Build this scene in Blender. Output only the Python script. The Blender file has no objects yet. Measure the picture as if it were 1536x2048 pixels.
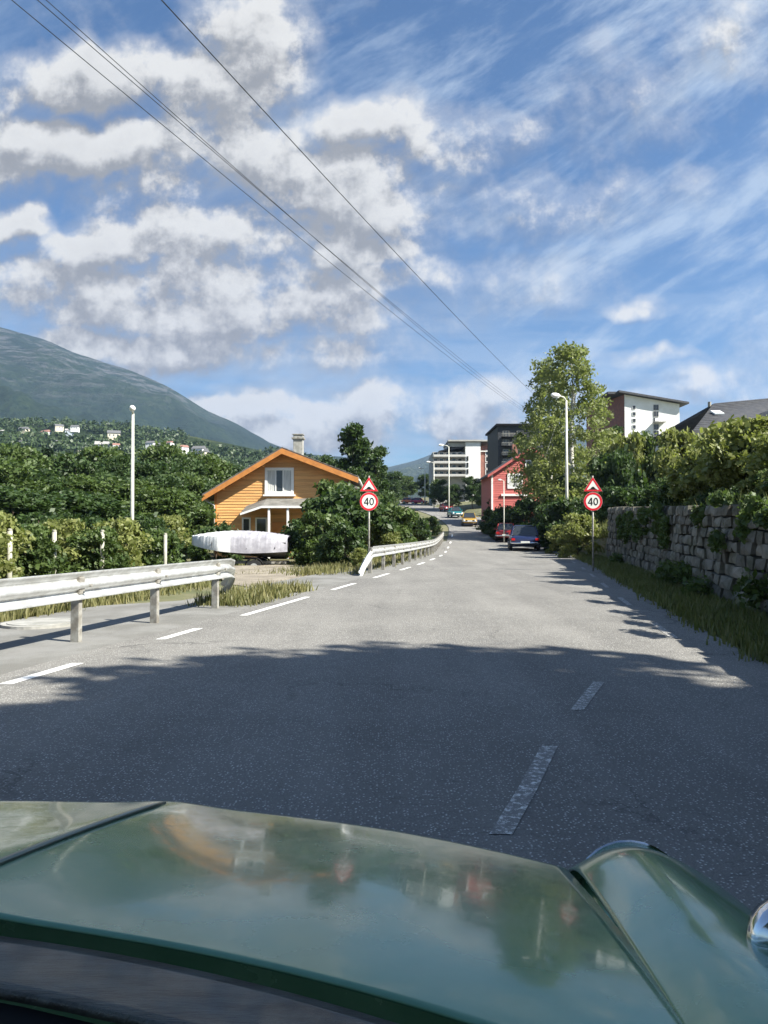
import bpy, bmesh, math, random
import numpy as np
from mathutils import Vector, Matrix
S = bpy.context.scene
COL = S.collection
R = math.radians
rnd = random.Random(7)
NR = np.random.default_rng(11)

# ---------------------------------------------------------------- camera
F = 1479.0; HOR = 1062.0; EYE = 1.3
PITCH = math.atan((HOR - 1024) / F)
cam = bpy.data.cameras.new('camera'); camo = bpy.data.objects.new('camera', cam); COL.objects.link(camo)
cam.sensor_fit = 'VERTICAL'; cam.sensor_height = 36; cam.lens = 36 * F / 2048
cam.clip_start = 0.02; cam.clip_end = 20000
camo.location = (0, 0, EYE); camo.rotation_euler = (R(90) + PITCH, 0, 0)
S.camera = camo
S.render.resolution_x = 768; S.render.resolution_y = 1024

def at(px, py, d):
    """world point seen at photograph pixel (px,py), d metres ahead"""
    v = (1024 - py) / F
    y = math.cos(PITCH) - math.sin(PITCH) * v
    z = math.sin(PITCH) + math.cos(PITCH) * v
    k = d / y
    return Vector(((px - 768) / F * k, d, EYE + z * k))

# ---------------------------------------------------------------- sun, sky, exposure
SUN_EL = 42.0; SUN_AZ = 116.0        # clockwise from +Y (the way the camera looks)
sv = Vector((math.cos(R(SUN_EL)) * math.sin(R(SUN_AZ)), math.cos(R(SUN_EL)) * math.cos(R(SUN_AZ)), math.sin(R(SUN_EL))))
sun = bpy.data.lights.new('sun', 'SUN'); suno = bpy.data.objects.new('sun', sun); COL.objects.link(suno)
sun.energy = 5.0; sun.angle = R(0.5); sun.color = (1.0, 0.95, 0.87)
suno.rotation_euler = sv.to_track_quat('Z', 'Y').to_euler(); suno.location = (20, -20, 40)
S.view_settings.view_transform = 'Standard'; S.view_settings.look = 'None'
S.view_settings.exposure = 1.55; S.view_settings.gamma = 1

W = bpy.data.worlds.new('World'); S.world = W; W.use_nodes = True
wt = W.node_tree; wt.nodes.clear()

class NG:
    """tiny node helper"""
    def __init__(s, t): s.t = t
    def n(s, typ, **kw):
        nd = s.t.nodes.new(typ)
        for k, v in kw.items(): setattr(nd, k, v)
        return nd
    def put(s, sock, v):
        if isinstance(v, bpy.types.NodeSocket): s.t.links.new(v, sock)
        elif v is not None: sock.default_value = v
    def m(s, op, a, b=None, c=None, clamp=False):
        nd = s.n('ShaderNodeMath', operation=op); nd.use_clamp = clamp
        s.put(nd.inputs[0], a)
        if b is not None: s.put(nd.inputs[1], b)
        if c is not None: s.put(nd.inputs[2], c)
        return nd.outputs[0]
    def noise(s, vec, scale, detail=6, rough=.55, dist=0.0, out=0, dim='3D'):
        nd = s.n('ShaderNodeTexNoise', noise_dimensions=dim)
        if vec is not None: s.put(nd.inputs['Vector'], vec)
        nd.inputs['Scale'].default_value = scale; nd.inputs['Detail'].default_value = detail
        nd.inputs['Roughness'].default_value = rough; nd.inputs['Distortion'].default_value = dist
        return nd.outputs[out]
    def ss(s, v, a, b, lo=0.0, hi=1.0):
        nd = s.n('ShaderNodeMapRange', interpolation_type='SMOOTHSTEP')
        s.put(nd.inputs[0], v); nd.inputs[1].default_value = a; nd.inputs[2].default_value = b
        nd.inputs[3].default_value = lo; nd.inputs[4].default_value = hi
        return nd.outputs[0]
    def mix(s, f, a, b):
        nd = s.n('ShaderNodeMix', data_type='RGBA')
        s.put(nd.inputs[0], f); s.put(nd.inputs[6], a); s.put(nd.inputs[7], b)
        return nd.outputs[2]
    def xyz(s, x, y, z):
        nd = s.n('ShaderNodeCombineXYZ'); s.put(nd.inputs[0], x); s.put(nd.inputs[1], y); s.put(nd.inputs[2], z)
        return nd.outputs[0]

def rgb(r, g, b): return (r, g, b, 1.0)
def px2uv(px, py): return ((px - 768) / F, (HOR - py) / F)

# cloud density as a node group of (u,v): u = x/y, v = z/y of the view direction
cg = bpy.data.node_groups.new('cloud_density', 'ShaderNodeTree')
cg.interface.new_socket('uv', in_out='INPUT', socket_type='NodeSocketVector')
cg.interface.new_socket('d', in_out='OUTPUT', socket_type='NodeSocketFloat')
g = NG(cg); gi = g.n('NodeGroupInput'); go = g.n('NodeGroupOutput')
warp = g.n('ShaderNodeVectorMath', operation='MULTIPLY_ADD')
g.put(warp.inputs[0], g.noise(gi.outputs[0], 7.0, 3, .6, 0, 1, '2D')); warp.inputs[1].default_value = (.12, .09, 0); 
sub = g.n('ShaderNodeVectorMath', operation='SUBTRACT'); g.put(sub.inputs[0], gi.outputs[0]); sub.inputs[1].default_value = (.06, .045, 0)
g.put(warp.inputs[2], sub.outputs[0])
sp = g.n('ShaderNodeSeparateXYZ'); g.put(sp.inputs[0], warp.outputs[0])
blobs = [  # px, py, rx, ry, strength
    (200, 140, 230, 62, 1.0), (400, 150, 150, 55, .7), (250, 285, 300, 66, 1.1), (470, 300, 180, 80, 1.05), (560, 350, 160, 60, .9),
    (760, 225, 170, 50, .85), (930, 270, 140, 60, .6), (690, 400, 200, 58, .9), (1010, 400, 330, 60, .62), (1290, 370, 170, 40, .6),
    (350, 460, 210, 62, .95), (20, 460, 80, 42, 1.0), (420, 225, 130, 90, .8), (330, 380, 150, 60, .6), (700, 330, 90, 60, .6), (60, 540, 150, 40, .5), (420, 560, 200, 60, .6), (250, 490, 200, 40, .8), (500, 40, 120, 70, .7), (620, 480, 240, 50, .8),
    (150, 600, 330, 60, .8), (520, 620, 360, 60, .75), (300, 700, 500, 50, .7), (800, 560, 300, 50, .5), (700, 830, 420, 36, .8),
    (1000, 800, 420, 40, .75), (1180, 850, 330, 40, .75), (560, 880, 240, 34, .9), (1270, 600, 70, 18, .7), (1300, 715, 110, 16, .7),
    (1500, 40, 120, 90, .6), (1480, 800, 260, 50, .6), (1230, 190, 110, 120, .4), (-300, 300, 350, 120, .9), (-500, 600, 400, 100, .9), (1900, 300, 300, 150, .7), (1900, 700, 300, 100, .7)]
acc = None
for (px, py, rx, ry, st) in blobs:
    u, v = px2uv(px, py); ru, rv = rx / F, ry / F
    a = g.m('MULTIPLY', g.m('SUBTRACT', sp.outputs[0], u), 1 / ru); b = g.m('MULTIPLY', g.m('SUBTRACT', sp.outputs[1], v), 1 / rv)
    q = g.m('ADD', g.m('MULTIPLY', a, a), g.m('MULTIPLY', b, b))
    e = g.m('MULTIPLY', g.m('SUBTRACT', 1.0, q), st)
    acc = e if acc is None else g.m('SMOOTH_MAX', acc, e, .25)
acc = g.m('MAXIMUM', acc, -1.3)
fb = g.noise(gi.outputs[0], 5.5, 3, .55, 0, 0, '2D'); fc = g.noise(gi.outputs[0], 15.0, 7, .68, 0, 0, '2D')
d = g.m('ADD', g.m('MULTIPLY', acc, .55), g.m('ADD', g.m('MULTIPLY', g.m('SUBTRACT', fb, .49), 1.35), g.m('MULTIPLY', g.m('SUBTRACT', fc, .5), 1.35)))
sp0 = g.n('ShaderNodeSeparateXYZ'); g.put(sp0.inputs[0], gi.outputs[0])
d = g.m('SUBTRACT', d, g.ss(g.m('SUBTRACT', sp0.outputs[0], g.m('MULTIPLY', sp0.outputs[1], -.0)), .02, .30, 0, .34))
g.put(go.inputs[0], d)

g = NG(wt)
tc = g.n('ShaderNodeTexCoord'); s3 = g.n('ShaderNodeSeparateXYZ'); g.put(s3.inputs[0], tc.outputs['Generated'])
yy = g.m('MAXIMUM', g.m('ABSOLUTE', s3.outputs[1]), .12)
U = g.m('DIVIDE', s3.outputs[0], yy); V = g.m('DIVIDE', s3.outputs[2], yy)
uv = g.xyz(U, V, 0.0)
def cloud(vec):
    nd = g.n('ShaderNodeGroup'); nd.node_tree = cg; g.put(nd.inputs[0], vec); return nd.outputs[0]
d0 = cloud(uv)
off = g.n('ShaderNodeVectorMath', operation='ADD'); g.put(off.inputs[0], uv); off.inputs[1].default_value = (.012, .034, 0)
d1 = cloud(off.outputs[0])
dens = g.m('ADD', g.m('MULTIPLY', g.ss(d0, -.14, .50), .92), g.ss(d0, -.75, .1, 0, .34), clamp=True)
lit = g.ss(g.m('SUBTRACT', d0, d1), -.30, .42)
thick = g.ss(d0, .25, 1.1)
bright = g.m('ADD', g.m('MULTIPLY', lit, .80), g.m('MULTIPLY', g.m('SUBTRACT', 1.0, thick), .18), clamp=True)
ccol = g.mix(bright, rgb(.086, .087, .092), rgb(.315, .308, .30))
# thin high cirrus: streaks running up to the right
rot = g.n('ShaderNodeVectorRotate', rotation_type='Z_AXIS'); g.put(rot.inputs[0], uv); rot.inputs['Angle'].default_value = R(-32)
mp = g.n('ShaderNodeMapping'); g.put(mp.inputs[0], rot.outputs[0]); mp.inputs['Scale'].default_value = (1.0, 3.4, 1)
ci = g.ss(g.noise(mp.outputs[0], 3.2, 7, .66, .15, 0, '2D'), .40, .78)
cmask = g.ss(U, -.40, .25, .35, 1.25)
low = g.ss(V, .0, .48, .9, 0.0)
mp2 = g.n('ShaderNodeMapping'); g.put(mp2.inputs[0], uv); mp2.inputs['Scale'].default_value = (1.0, 6.0, 1)
st = g.ss(g.noise(mp2.outputs[0], 4.0, 5, .6, 0, 0, '2D'), .36, .66)
ci = g.m('ADD', g.m('MULTIPLY', ci, cmask), g.m('MULTIPLY', st, low), clamp=True)
sky = g.n('ShaderNodeTexSky', sky_type='NISHITA'); sky.sun_disc = False
sky.sun_elevation = R(SUN_EL); sky.sun_rotation = R(SUN_AZ); sky.altitude = 60; sky.air_density = 1.15; sky.dust_density = .45; sky.ozone_density = 1.6
SKYK = .044
skb = g.n('ShaderNodeVectorMath', operation='SCALE'); sct = g.n('ShaderNodeVectorMath', operation='MULTIPLY'); g.put(sct.inputs[0], sky.outputs[0]); sct.inputs[1].default_value = (.52, .78, 1.04); g.put(skb.inputs[0], sct.outputs[0]); skb.inputs['Scale'].default_value = SKYK
c1 = g.mix(g.m('MULTIPLY', ci, .78), skb.outputs[0], rgb(.20, .24, .295))
c2 = g.mix(dens, c1, ccol)
up = g.ss(s3.outputs[2], -.02, .0)
c3 = g.mix(up, rgb(.12, .13, .10), c2)
bgd = g.n('ShaderNodeBackground'); g.put(bgd.inputs[0], c3); bgd.inputs[1].default_value = 1.0
W.cycles.sampling_method = 'MANUAL'; W.cycles.sample_map_resolution = 256
wo = g.n('ShaderNodeOutputWorld'); wt.links.new(bgd.outputs[0], wo.inputs[0])

# ---------------------------------------------------------------- tagging and mesh helpers
def tag(o, label=None, cat=None, group=None, kind=None):
    if label: o['label'] = label
    if cat: o['category'] = cat
    if group: o['group'] = group
    if kind: o['kind'] = kind
    return o
def empty(name, loc, label, cat, group=None, rz=0):
    o = bpy.data.objects.new(name, None); COL.objects.link(o); o.empty_display_size = .3
    o.location = loc; o.rotation_euler = (0, 0, rz)
    return tag(o, label, cat, group)
def copy_tree(o, parent=None):
    c = o.copy(); COL.objects.link(c); c.parent = parent
    for ch in list(o.children): copy_tree(ch, c)
    return c
class MB:
    def __init__(s): s.v = []; s.f = []; s.mi = []
    def add(s, vs, fs, mi=0):
        n = len(s.v); s.v += [tuple(p) for p in vs]; s.f += [tuple(i + n for i in f) for f in fs]; s.mi += [mi] * len(fs)
        return s
    def box(s, c, size, rz=0, mi=0, rx=0, ry=0):
        hx, hy, hz = size[0] / 2, size[1] / 2, size[2] / 2
        M = Matrix.Rotation(rz, 3, 'Z') @ Matrix.Rotation(ry, 3, 'Y') @ Matrix.Rotation(rx, 3, 'X'); c = Vector(c)
        vs = [c + M @ Vector((x, y, z)) for x in (-hx, hx) for y in (-hy, hy) for z in (-hz, hz)]
        return s.add(vs, [(0, 1, 3, 2), (4, 6, 7, 5), (0, 4, 5, 1), (2, 3, 7, 6), (0, 2, 6, 4), (1, 5, 7, 3)], mi)
    def quad(s, a, b, c, d, mi=0): return s.add([a, b, c, d], [(0, 1, 2, 3)], mi)
    def tube(s, pts, r, seg=8, mi=0, cap=True):
        pts = [Vector(p) for p in pts]; n = len(pts); rs = r if isinstance(r, (list, tuple)) else [r] * n
        vs = []; fs = []
        for i, p in enumerate(pts):
            t = (pts[min(i + 1, n - 1)] - pts[max(i - 1, 0)]).normalized()
            a = t.cross(Vector((0, 0, 1)));  a = a.normalized() if a.length > .05 else t.cross(Vector((0, 1, 0))).normalized()
            b = t.cross(a).normalized()
            for k in range(seg):
                th = 2 * math.pi * k / seg; vs.append(p + (a * math.cos(th) + b * math.sin(th)) * rs[i])
        for i in range(n - 1):
            for k in range(seg):
                k2 = (k + 1) % seg; fs.append((i * seg + k, (i + 1) * seg + k, (i + 1) * seg + k2, i * seg + k2))
        if cap: fs.append(tuple(range(seg))); fs.append(tuple((n - 1) * seg + k for k in reversed(range(seg))))
        return s.add(vs, fs, mi)
    def disc(s, c, nrm, r, th, seg=28, mi=0):
        nrm = Vector(nrm).normalized(); c = Vector(c)
        return s.tube([c - nrm * th / 2, c + nrm * th / 2], r, seg, mi)
    def prism(s, poly, y0, y1, mi=0):
        """poly of (x,z), extruded along y"""
        n = len(poly); vs = [(x, y0, z) for x, z in poly] + [(x, y1, z) for x, z in poly]
        fs = [tuple(range(n)), tuple(reversed(range(n, 2 * n)))] + [(i, i + n, (i + 1) % n + n, (i + 1) % n) for i in range(n)]
        return s.add(vs, fs, mi)
    def build(s, name, mats, parent=None, smooth=False, bevel=0, sub=0, autos=None):
        me = bpy.data.meshes.new(name); me.from_pydata([tuple(v) for v in s.v], [], s.f)
        mats = mats if isinstance(mats, (list, tuple)) else [mats]
        for m in mats: me.materials.append(m)
        if len(mats) > 1: me.polygons.foreach_set('material_index', s.mi)
        if smooth: me.polygons.foreach_set('use_smooth', [True] * len(me.polygons))
        bm = bmesh.new(); bm.from_mesh(me); bmesh.ops.recalc_face_normals(bm, faces=bm.faces); bm.to_mesh(me); bm.free()
        me.update()
        o = bpy.data.objects.new(name, me); COL.objects.link(o)
        if bevel:
            md = o.modifiers.new('bevel', 'BEVEL'); md.width = bevel; md.segments = 2; md.limit_method = 'ANGLE'; md.angle_limit = R(35)
        if sub: md = o.modifiers.new('sub', 'SUBSURF'); md.levels = sub; md.render_levels = sub
        if parent is not None: o.parent = parent
        return o

def npmesh(name, V_, quads, mats, parent=None, smooth=False):
    me = bpy.data.meshes.new(name); nv = len(V_); nf = len(quads); k = quads.shape[1]
    me.vertices.add(nv); me.vertices.foreach_set('co', V_.astype(np.float32).ravel())
    me.loops.add(nf * k); me.loops.foreach_set('vertex_index', quads.astype(np.int32).ravel())
    me.polygons.add(nf); me.polygons.foreach_set('loop_start', np.arange(nf, dtype=np.int32) * k)
    me.polygons.foreach_set('loop_total', np.full(nf, k, dtype=np.int32))
    if smooth: me.polygons.foreach_set('use_smooth', np.ones(nf, dtype=bool))
    for m in (mats if isinstance(mats, (list, tuple)) else [mats]): me.materials.append(m)
    me.update(calc_edges=True)
    o = bpy.data.objects.new(name, me); COL.objects.link(o)
    if parent is not None: o.parent = parent
    return o

# ---------------------------------------------------------------- materials
def mat(name, col, rough=.7, metal=0, col2=None, scale=4, detail=5, bump=0, bscale=30, coat=0, spec=None, contrast=(.35, .65), stretch=None, coord='Object', trans=0):
    m = bpy.data.materials.new(name); m.use_nodes = True; t = m.node_tree; g = NG(t); bs = t.nodes['Principled BSDF']
    bs.inputs['Roughness'].default_value = rough; bs.inputs['Metallic'].default_value = metal
    if spec is not None: bs.inputs['Specular IOR Level'].default_value = spec
    if coat: bs.inputs['Coat Weight'].default_value = coat; bs.inputs['Coat Roughness'].default_value = .04
    tcn = g.n('ShaderNodeTexCoord'); vec = tcn.outputs[coord]
    if stretch:
        mpn = g.n('ShaderNodeMapping'); g.put(mpn.inputs[0], vec); mpn.inputs['Scale'].default_value = stretch; vec = mpn.outputs[0]
    if col2 is not None:
        f = g.ss(g.noise(vec, scale, detail, .6), *contrast)
        c = g.mix(f, rgb(*col), rgb(*col2)); g.put(bs.inputs['Base Color'], c)
    else: bs.inputs['Base Color'].default_value = rgb(*col)
    if bump:
        bn = g.n('ShaderNodeBump'); bn.inputs['Strength'].default_value = bump; bn.inputs['Distance'].default_value = .02
        g.put(bn.inputs['Height'], g.noise(vec, bscale, 6, .65)); t.links.new(bn.outputs[0], bs.inputs['Normal'])
    return m

def leafmat(name, a, b, c, tr=.35):
    """leaves: colour differs leaf by leaf and clump by clump"""
    m = bpy.data.materials.new(name); m.use_nodes = True; t = m.node_tree; t.nodes.clear(); g = NG(t)
    geo = g.n('ShaderNodeNewGeometry'); tcn = g.n('ShaderNodeTexCoord')
    f1 = g.ss(g.noise(tcn.outputs['Object'], 1.1, 4, .6), .38, .62)
    c0 = g.mix(f1, rgb(*a), rgb(*b)); c0 = g.mix(g.m('MULTIPLY', geo.outputs['Random Per Island'], .6), c0, rgb(*c))
    bs = g.n('ShaderNodeBsdfPrincipled'); g.put(bs.inputs['Base Color'], c0); bs.inputs['Roughness'].default_value = .5; bs.inputs['Specular IOR Level'].default_value = .35
    tb = g.n('ShaderNodeBsdfTranslucent'); g.put(tb.inputs[0], g.mix(.5, c0, rgb(b[0] * 1.4, b[1] * 1.5, b[2] * .5)))
    mx = g.n('ShaderNodeMixShader'); mx.inputs[0].default_value = tr
    t.links.new(bs.outputs[0], mx.inputs[1]); t.links.new(tb.outputs[0], mx.inputs[2])
    o = g.n('ShaderNodeOutputMaterial'); t.links.new(mx.outputs[0], o.inputs[0])
    return m

M = {}
M['bark'] = mat('bark', (.10, .075, .05), .9, col2=(.045, .035, .025), scale=9, bump=.6)
M['birch_bark'] = mat('birch_bark', (.55, .53, .48), .8, col2=(.09, .08, .07), scale=7, contrast=(.5, .62), stretch=(1, 1, 3))
M['leaf_dark'] = leafmat('leaf_dark', (.022, .045, .016), (.048, .088, .024), (.080, .115, .035))
M['leaf_mid'] = leafmat('leaf_mid', (.035, .065, .018), (.080, .125, .030), (.13, .17, .055))
M['leaf_birch'] = leafmat('leaf_birch', (.10, .125, .04), (.20, .235, .08), (.32, .34, .15), .45)
M['leaf_conifer'] = leafmat('leaf_conifer', (.012, .028, .014), (.025, .048, .020), (.04, .065, .025), .15)
M['leaf_light'] = leafmat('leaf_light', (.11, .135, .035), (.20, .23, .065), (.32, .32, .13), .4)
M['leaf_wood'] = leafmat('leaf_wood', (.016, .034, .014), (.045, .075, .024), (.075, .105, .035), .15)
M['grass_blade'] = leafmat('grass_blade', (.07, .10, .025), (.13, .16, .045), (.27, .24, .11), .3)
M['dry_grass'] = leafmat('dry_grass', (.09, .105, .035), (.17, .165, .065), (.28, .25, .12), .3)
M['white'] = mat('white_paint', (.80, .79, .76), .5, col2=(.74, .73, .69), scale=3)
M['white_wall'] = mat('white_render', (.80, .80, .78), .8, col2=(.70, .70, .67), scale=.7, bump=.1)
M['grey_wall'] = mat('shade_grey_render', (.42, .41, .38), .85, col2=(.34, .33, .31), scale=.8)
M['galv'] = mat('galvanised_steel', (.60, .61, .60), .42, .55, col2=(.44, .44, .42), scale=5, bump=.05, bscale=20)
M['galv_post'] = mat('weathered_steel', (.38, .37, .33), .6, .35, col2=(.22, .20, .17), scale=8)
M['glass'] = mat('window_glass', (.03, .035, .04), .08, spec=.8)
M['curtain'] = mat('curtain', (.62, .62, .58), .8, col2=(.42, .42, .40), scale=14, stretch=(3, 1, .1))
M['black'] = mat('black_plastic', (.008, .008, .009), .8, spec=.2)
M['rubber'] = mat('rubber', (.02, .02, .02), .8)
M['chrome'] = mat('chrome', (.75, .75, .76), .12, 1)
M['dark_roof'] = mat('dark_tile_roof', (.035, .036, .042), .7, col2=(.06, .06, .062), scale=3, bump=.3, bscale=8)
M['brick'] = mat('red_brown_cladding', (.30, .13, .09), .8, col2=(.22, .10, .08), scale=2)
M['black_clad'] = mat('black_cladding', (.016, .018, .022), .6, col2=(.028, .03, .034), scale=2)
M['concrete'] = mat('concrete', (.36, .35, .32), .9, col2=(.24, .235, .21), scale=3, bump=.3)
M['wood_orange'] = mat('orange_boards', (.74, .39, .11), .62, col2=(.60, .28, .07), scale=2.0, stretch=(.5, .5, 9), detail=6)
M['orange_trim'] = mat('orange_trim', (.56, .22, .05), .6, col2=(.44, .17, .04), scale=3)
M['wood_red'] = mat('red_boards', (.52, .10, .08), .65, col2=(.42, .08, .065), scale=2, stretch=(.5, .5, 9))
for k_ in ('wood_orange', 'wood_red'):
    g = NG(M[k_].node_tree); b_ = M[k_].node_tree.nodes['Principled BSDF']; src_ = b_.inputs['Base Color'].links[0].from_socket; ge_ = g.n('ShaderNodeNewGeometry')
    hs_ = g.n('ShaderNodeHueSaturation'); g.put(hs_.inputs['Color'], src_); g.put(hs_.inputs['Value'], g.m('ADD', g.m('MULTIPLY', ge_.outputs['Random Per Island'], .32), .84)); g.put(hs_.inputs['Saturation'], .94); g.put(b_.inputs['Base Color'], hs_.outputs[0])
M['grey_roof'] = mat('weathered_roof', (.20, .19, .17), .85, col2=(.12, .115, .10), scale=2.2, bump=.3, bscale=10)
M['red_sign'] = mat('sign_red', (.62, .02, .035), .35)
M['sign_white'] = mat('sign_face', (.78, .78, .72), .35, col2=(.72, .72, .66), scale=6)
M['sign_black'] = mat('sign_black', (.01, .01, .01), .4)
M['tarp_white'] = mat('white_tarpaulin', (.78, .78, .76), .45, col2=(.62, .62, .61), scale=3, bump=.5, bscale=5)
M['tarp_grey'] = mat('silver_tarpaulin', (.42, .41, .44), .4, col2=(.30, .29, .32), scale=3, bump=.5, bscale=5)
M['lamp_glass'] = mat('lamp_glass', (.75, .76, .74), .3)
M['pale_pole'] = mat('pale_painted_pole', (.66, .65, .56), .5, col2=(.52, .51, .44), scale=3)
M['post_grey'] = mat('weathered_post', (.40, .39, .32), .8, col2=(.28, .27, .22), scale=6)
M['wire'] = mat('wire', (.01, .01, .012), .6)
M['fence_wood'] = mat('weathered_wood', (.30, .28, .24), .85, col2=(.18, .165, .14), scale=5)

def roadmat():
    m = bpy.data.materials.new('asphalt'); m.use_nodes = True; t = m.node_tree; g = NG(t); bs = t.nodes['Principled BSDF']
    tcn = g.n('ShaderNodeTexCoord'); v = tcn.outputs['Object']
    mpr = g.n('ShaderNodeMapping'); g.put(mpr.inputs[0], v); mpr.inputs['Rotation'].default_value = (0, 0, R(11)); mpr.inputs['Scale'].default_value = (1.1, .09, 1)
    big = g.m('ADD', g.m('MULTIPLY', g.ss(g.noise(v, .45, 7, .65), .33, .68), .55), g.m('MULTIPLY', g.ss(g.noise(mpr.outputs[0], 1.0, 5, .6), .35, .65), .5), clamp=True)
    vo = g.n('ShaderNodeTexVoronoi'); g.put(vo.inputs['Vector'], v); vo.inputs['Scale'].default_value = 62.0
    spk = g.ss(g.n('ShaderNodeSeparateColor') and vo.outputs['Distance'], .12, .42)
    sc = g.n('ShaderNodeSeparateColor'); t.links.new(vo.outputs['Color'], sc.inputs[0])
    stone = g.m('MULTIPLY', g.m('SUBTRACT', 1.0, spk), g.ss(sc.outputs[0], .30, .7))
    base = g.mix(big, rgb(.160, .152, .138), rgb(.255, .243, .220))
    fine = g.ss(g.noise(v, 170, 3, .7), .3, .7); base = g.mix(g.m('MULTIPLY', fine, .55), base, rgb(.07, .07, .07))
    c = g.mix(g.m('MULTIPLY', stone, .85), base, rgb(.62, .61, .57)); 
    # a few darker tar seams
    w = g.noise(v, .8, 7, .6, 1.5); seam = g.m('MULTIPLY', g.ss(g.m('ABSOLUTE', g.m('SUBTRACT', w, .5)), .006, .0), .35)
    c = g.mix(seam, c, rgb(.05, .05, .05))
    st_ = g.ss(g.noise(v, .9, 8, .7), .60, .72); c = g.mix(g.m('MULTIPLY', st_, .45), c, rgb(.07, .066, .06))
    cr = g.n('ShaderNodeTexVoronoi', feature='DISTANCE_TO_EDGE'); wv = g.n('ShaderNodeVectorMath', operation='MULTIPLY_ADD'); g.put(wv.inputs[0], g.noise(v, 1.6, 6, .7, 0, 1)); wv.inputs[1].default_value = (1.2, 1.2, 0); g.put(wv.inputs[2], v)
    g.put(cr.inputs['Vector'], wv.outputs[0]); cr.inputs['Scale'].default_value = .42
    c = g.mix(g.m('MULTIPLY', g.m('MULTIPLY', g.ss(cr.outputs['Distance'], .010, .003), g.ss(g.noise(v, .3, 2), .50, .58)), .5), c, rgb(.03, .03, .03))
    g.put(bs.inputs['Base Color'], c); bs.inputs['Roughness'].default_value = .82; bs.inputs['Specular IOR Level'].default_value = .3
    bn = g.n('ShaderNodeBump'); bn.inputs['Strength'].default_value = .7; bn.inputs['Distance'].default_value = .008
    g.put(bn.inputs['Height'], g.m('SUBTRACT', 1.0, vo.outputs['Distance'])); t.links.new(bn.outputs[0], bs.inputs['Normal'])
    return m
M['road'] = roadmat()

def wornmat():
    m = bpy.data.materials.new('worn_line_paint'); m.use_nodes = True; t = m.node_tree; g = NG(t); bs = t.nodes['Principled BSDF']
    tcn = g.n('ShaderNodeTexCoord'); f = g.ss(g.noise(tcn.outputs['Object'], 22, 9, .85), .50, .60)
    g.put(bs.inputs['Base Color'], g.mix(f, rgb(.17, .165, .155), rgb(.72, .71, .67))); bs.inputs['Roughness'].default_value = .7
    return m
M['worn'] = wornmat()
M['ground'] = mat('ground_grass', (.085, .095, .035), .95, col2=(.16, .145, .075), scale=.5, bump=.8, bscale=6, detail=9)
M['gravel'] = mat('gravel', (.30, .26, .20), .95, col2=(.20, .17, .13), scale=1.3, bump=1, bscale=40)

# ---------------------------------------------------------------- road layout
def interp(tab, y):
    if y <= tab[0][0]: 
        (a, b), (c, d_) = tab[0], tab[1]; return b + (y - a) * (d_ - b) / (c - a)
    for i in range(len(tab) - 1):
        (y0, v0), (y1, v1) = tab[i], tab[i + 1]
        if y <= y1:
            return v0 + (v1 - v0) * (y - y0) / (y1 - y0)
    return tab[-1][1]
class Smooth:
    def __init__(s, tab):
        ys = np.array([a for a, b in tab], float); vs = np.array([b for a, b in tab], float)
        s.y = np.linspace(ys[0], ys[-1], 900); v = np.interp(s.y, ys, vs); k = 31
        pad = np.pad(v, (k // 2, k // 2), mode='reflect', reflect_type='odd'); s.v = np.convolve(pad, np.ones(k) / k, 'valid')
    def __call__(s, y): return float(np.interp(y, s.y, s.v))
# left edge line / right road edge / surface height against distance ahead
Lx = Smooth([(-40, -12.0), (0, -4.5), (6.7, -3.13), (12.2, -2.0), (17.3, -.95), (28, 1.25), (40, 3.2), (50, 4.3), (65, 6.0), (80, 7.4), (95, 7.6), (110, 7.0), (130, 5.6), (150, 4.0), (200, .5), (260, -5)])
Rx = Smooth([(-40, -5.0), (0, 2.35), (6.7, 3.6), (12.2, 4.6), (17.3, 5.7), (28, 7.9), (40, 10.0), (50, 11.4), (65, 13.0), (80, 13.6), (95, 13.4), (110, 12.6), (130, 11.0), (150, 9.4), (200, 6.0), (260, .5)])
Rz = Smooth([(-40, 0), (0, 0), (45, 0), (58, .35), (80, 1.75), (110, 3.8), (150, 6.4), (200, 9.3), (260, 11.5)])
def wallx(y): return Rx(y) + 1.15            # foot of the stone wall

def ground_z(x, y):
    rz = Rz(max(-40, min(260, y))); L = Lx(max(-40, min(260, y))); Rr = Rx(max(-40, min(260, y)))
    if y > 260: rz = 11.5 + (y - 260) * .02
    z = rz - .06
    if x > Rr + 1.2:
        t = x - (Rr + 1.2)
        z += min(t / .5, 1) * (1.45 if y < 34 else max(.3, 1.45 - (y - 34) * .05)) + min(t, 60) * .11
    elif x < L - 1.6 and y > 20:
        t = L - 1.6 - x; z -= min(t * .06, max(0, rz) + .35)
    if y > 70 and x < L - 20: z += (y - 70) * .012
    return z
XS = sorted(set([-900, -500, -300, -200, -150, -110, -80, -60] + list(range(-50, 60, 2)) + [x / 2 for x in range(-16, 44)] + [60, 80, 110, 150, 200, 300, 500, 900]))
YS = sorted(set([-300, -150, -80] + list(range(-40, 60, 1)) + list(range(60, 260, 4)) + [280, 320, 380, 450, 600, 900, 1500, 3000]))
Vs = np.array([(x, y, ground_z(x, y)) for y in YS for x in XS]); nx = len(XS)
Q = np.array([(j * nx + i, j * nx + i + 1, (j + 1) * nx + i + 1, (j + 1) * nx + i) for j in range(len(YS) - 1) for i in range(nx - 1)])
tag(npmesh('ground', Vs, Q, M['ground'], smooth=True), kind='structure')

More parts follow.
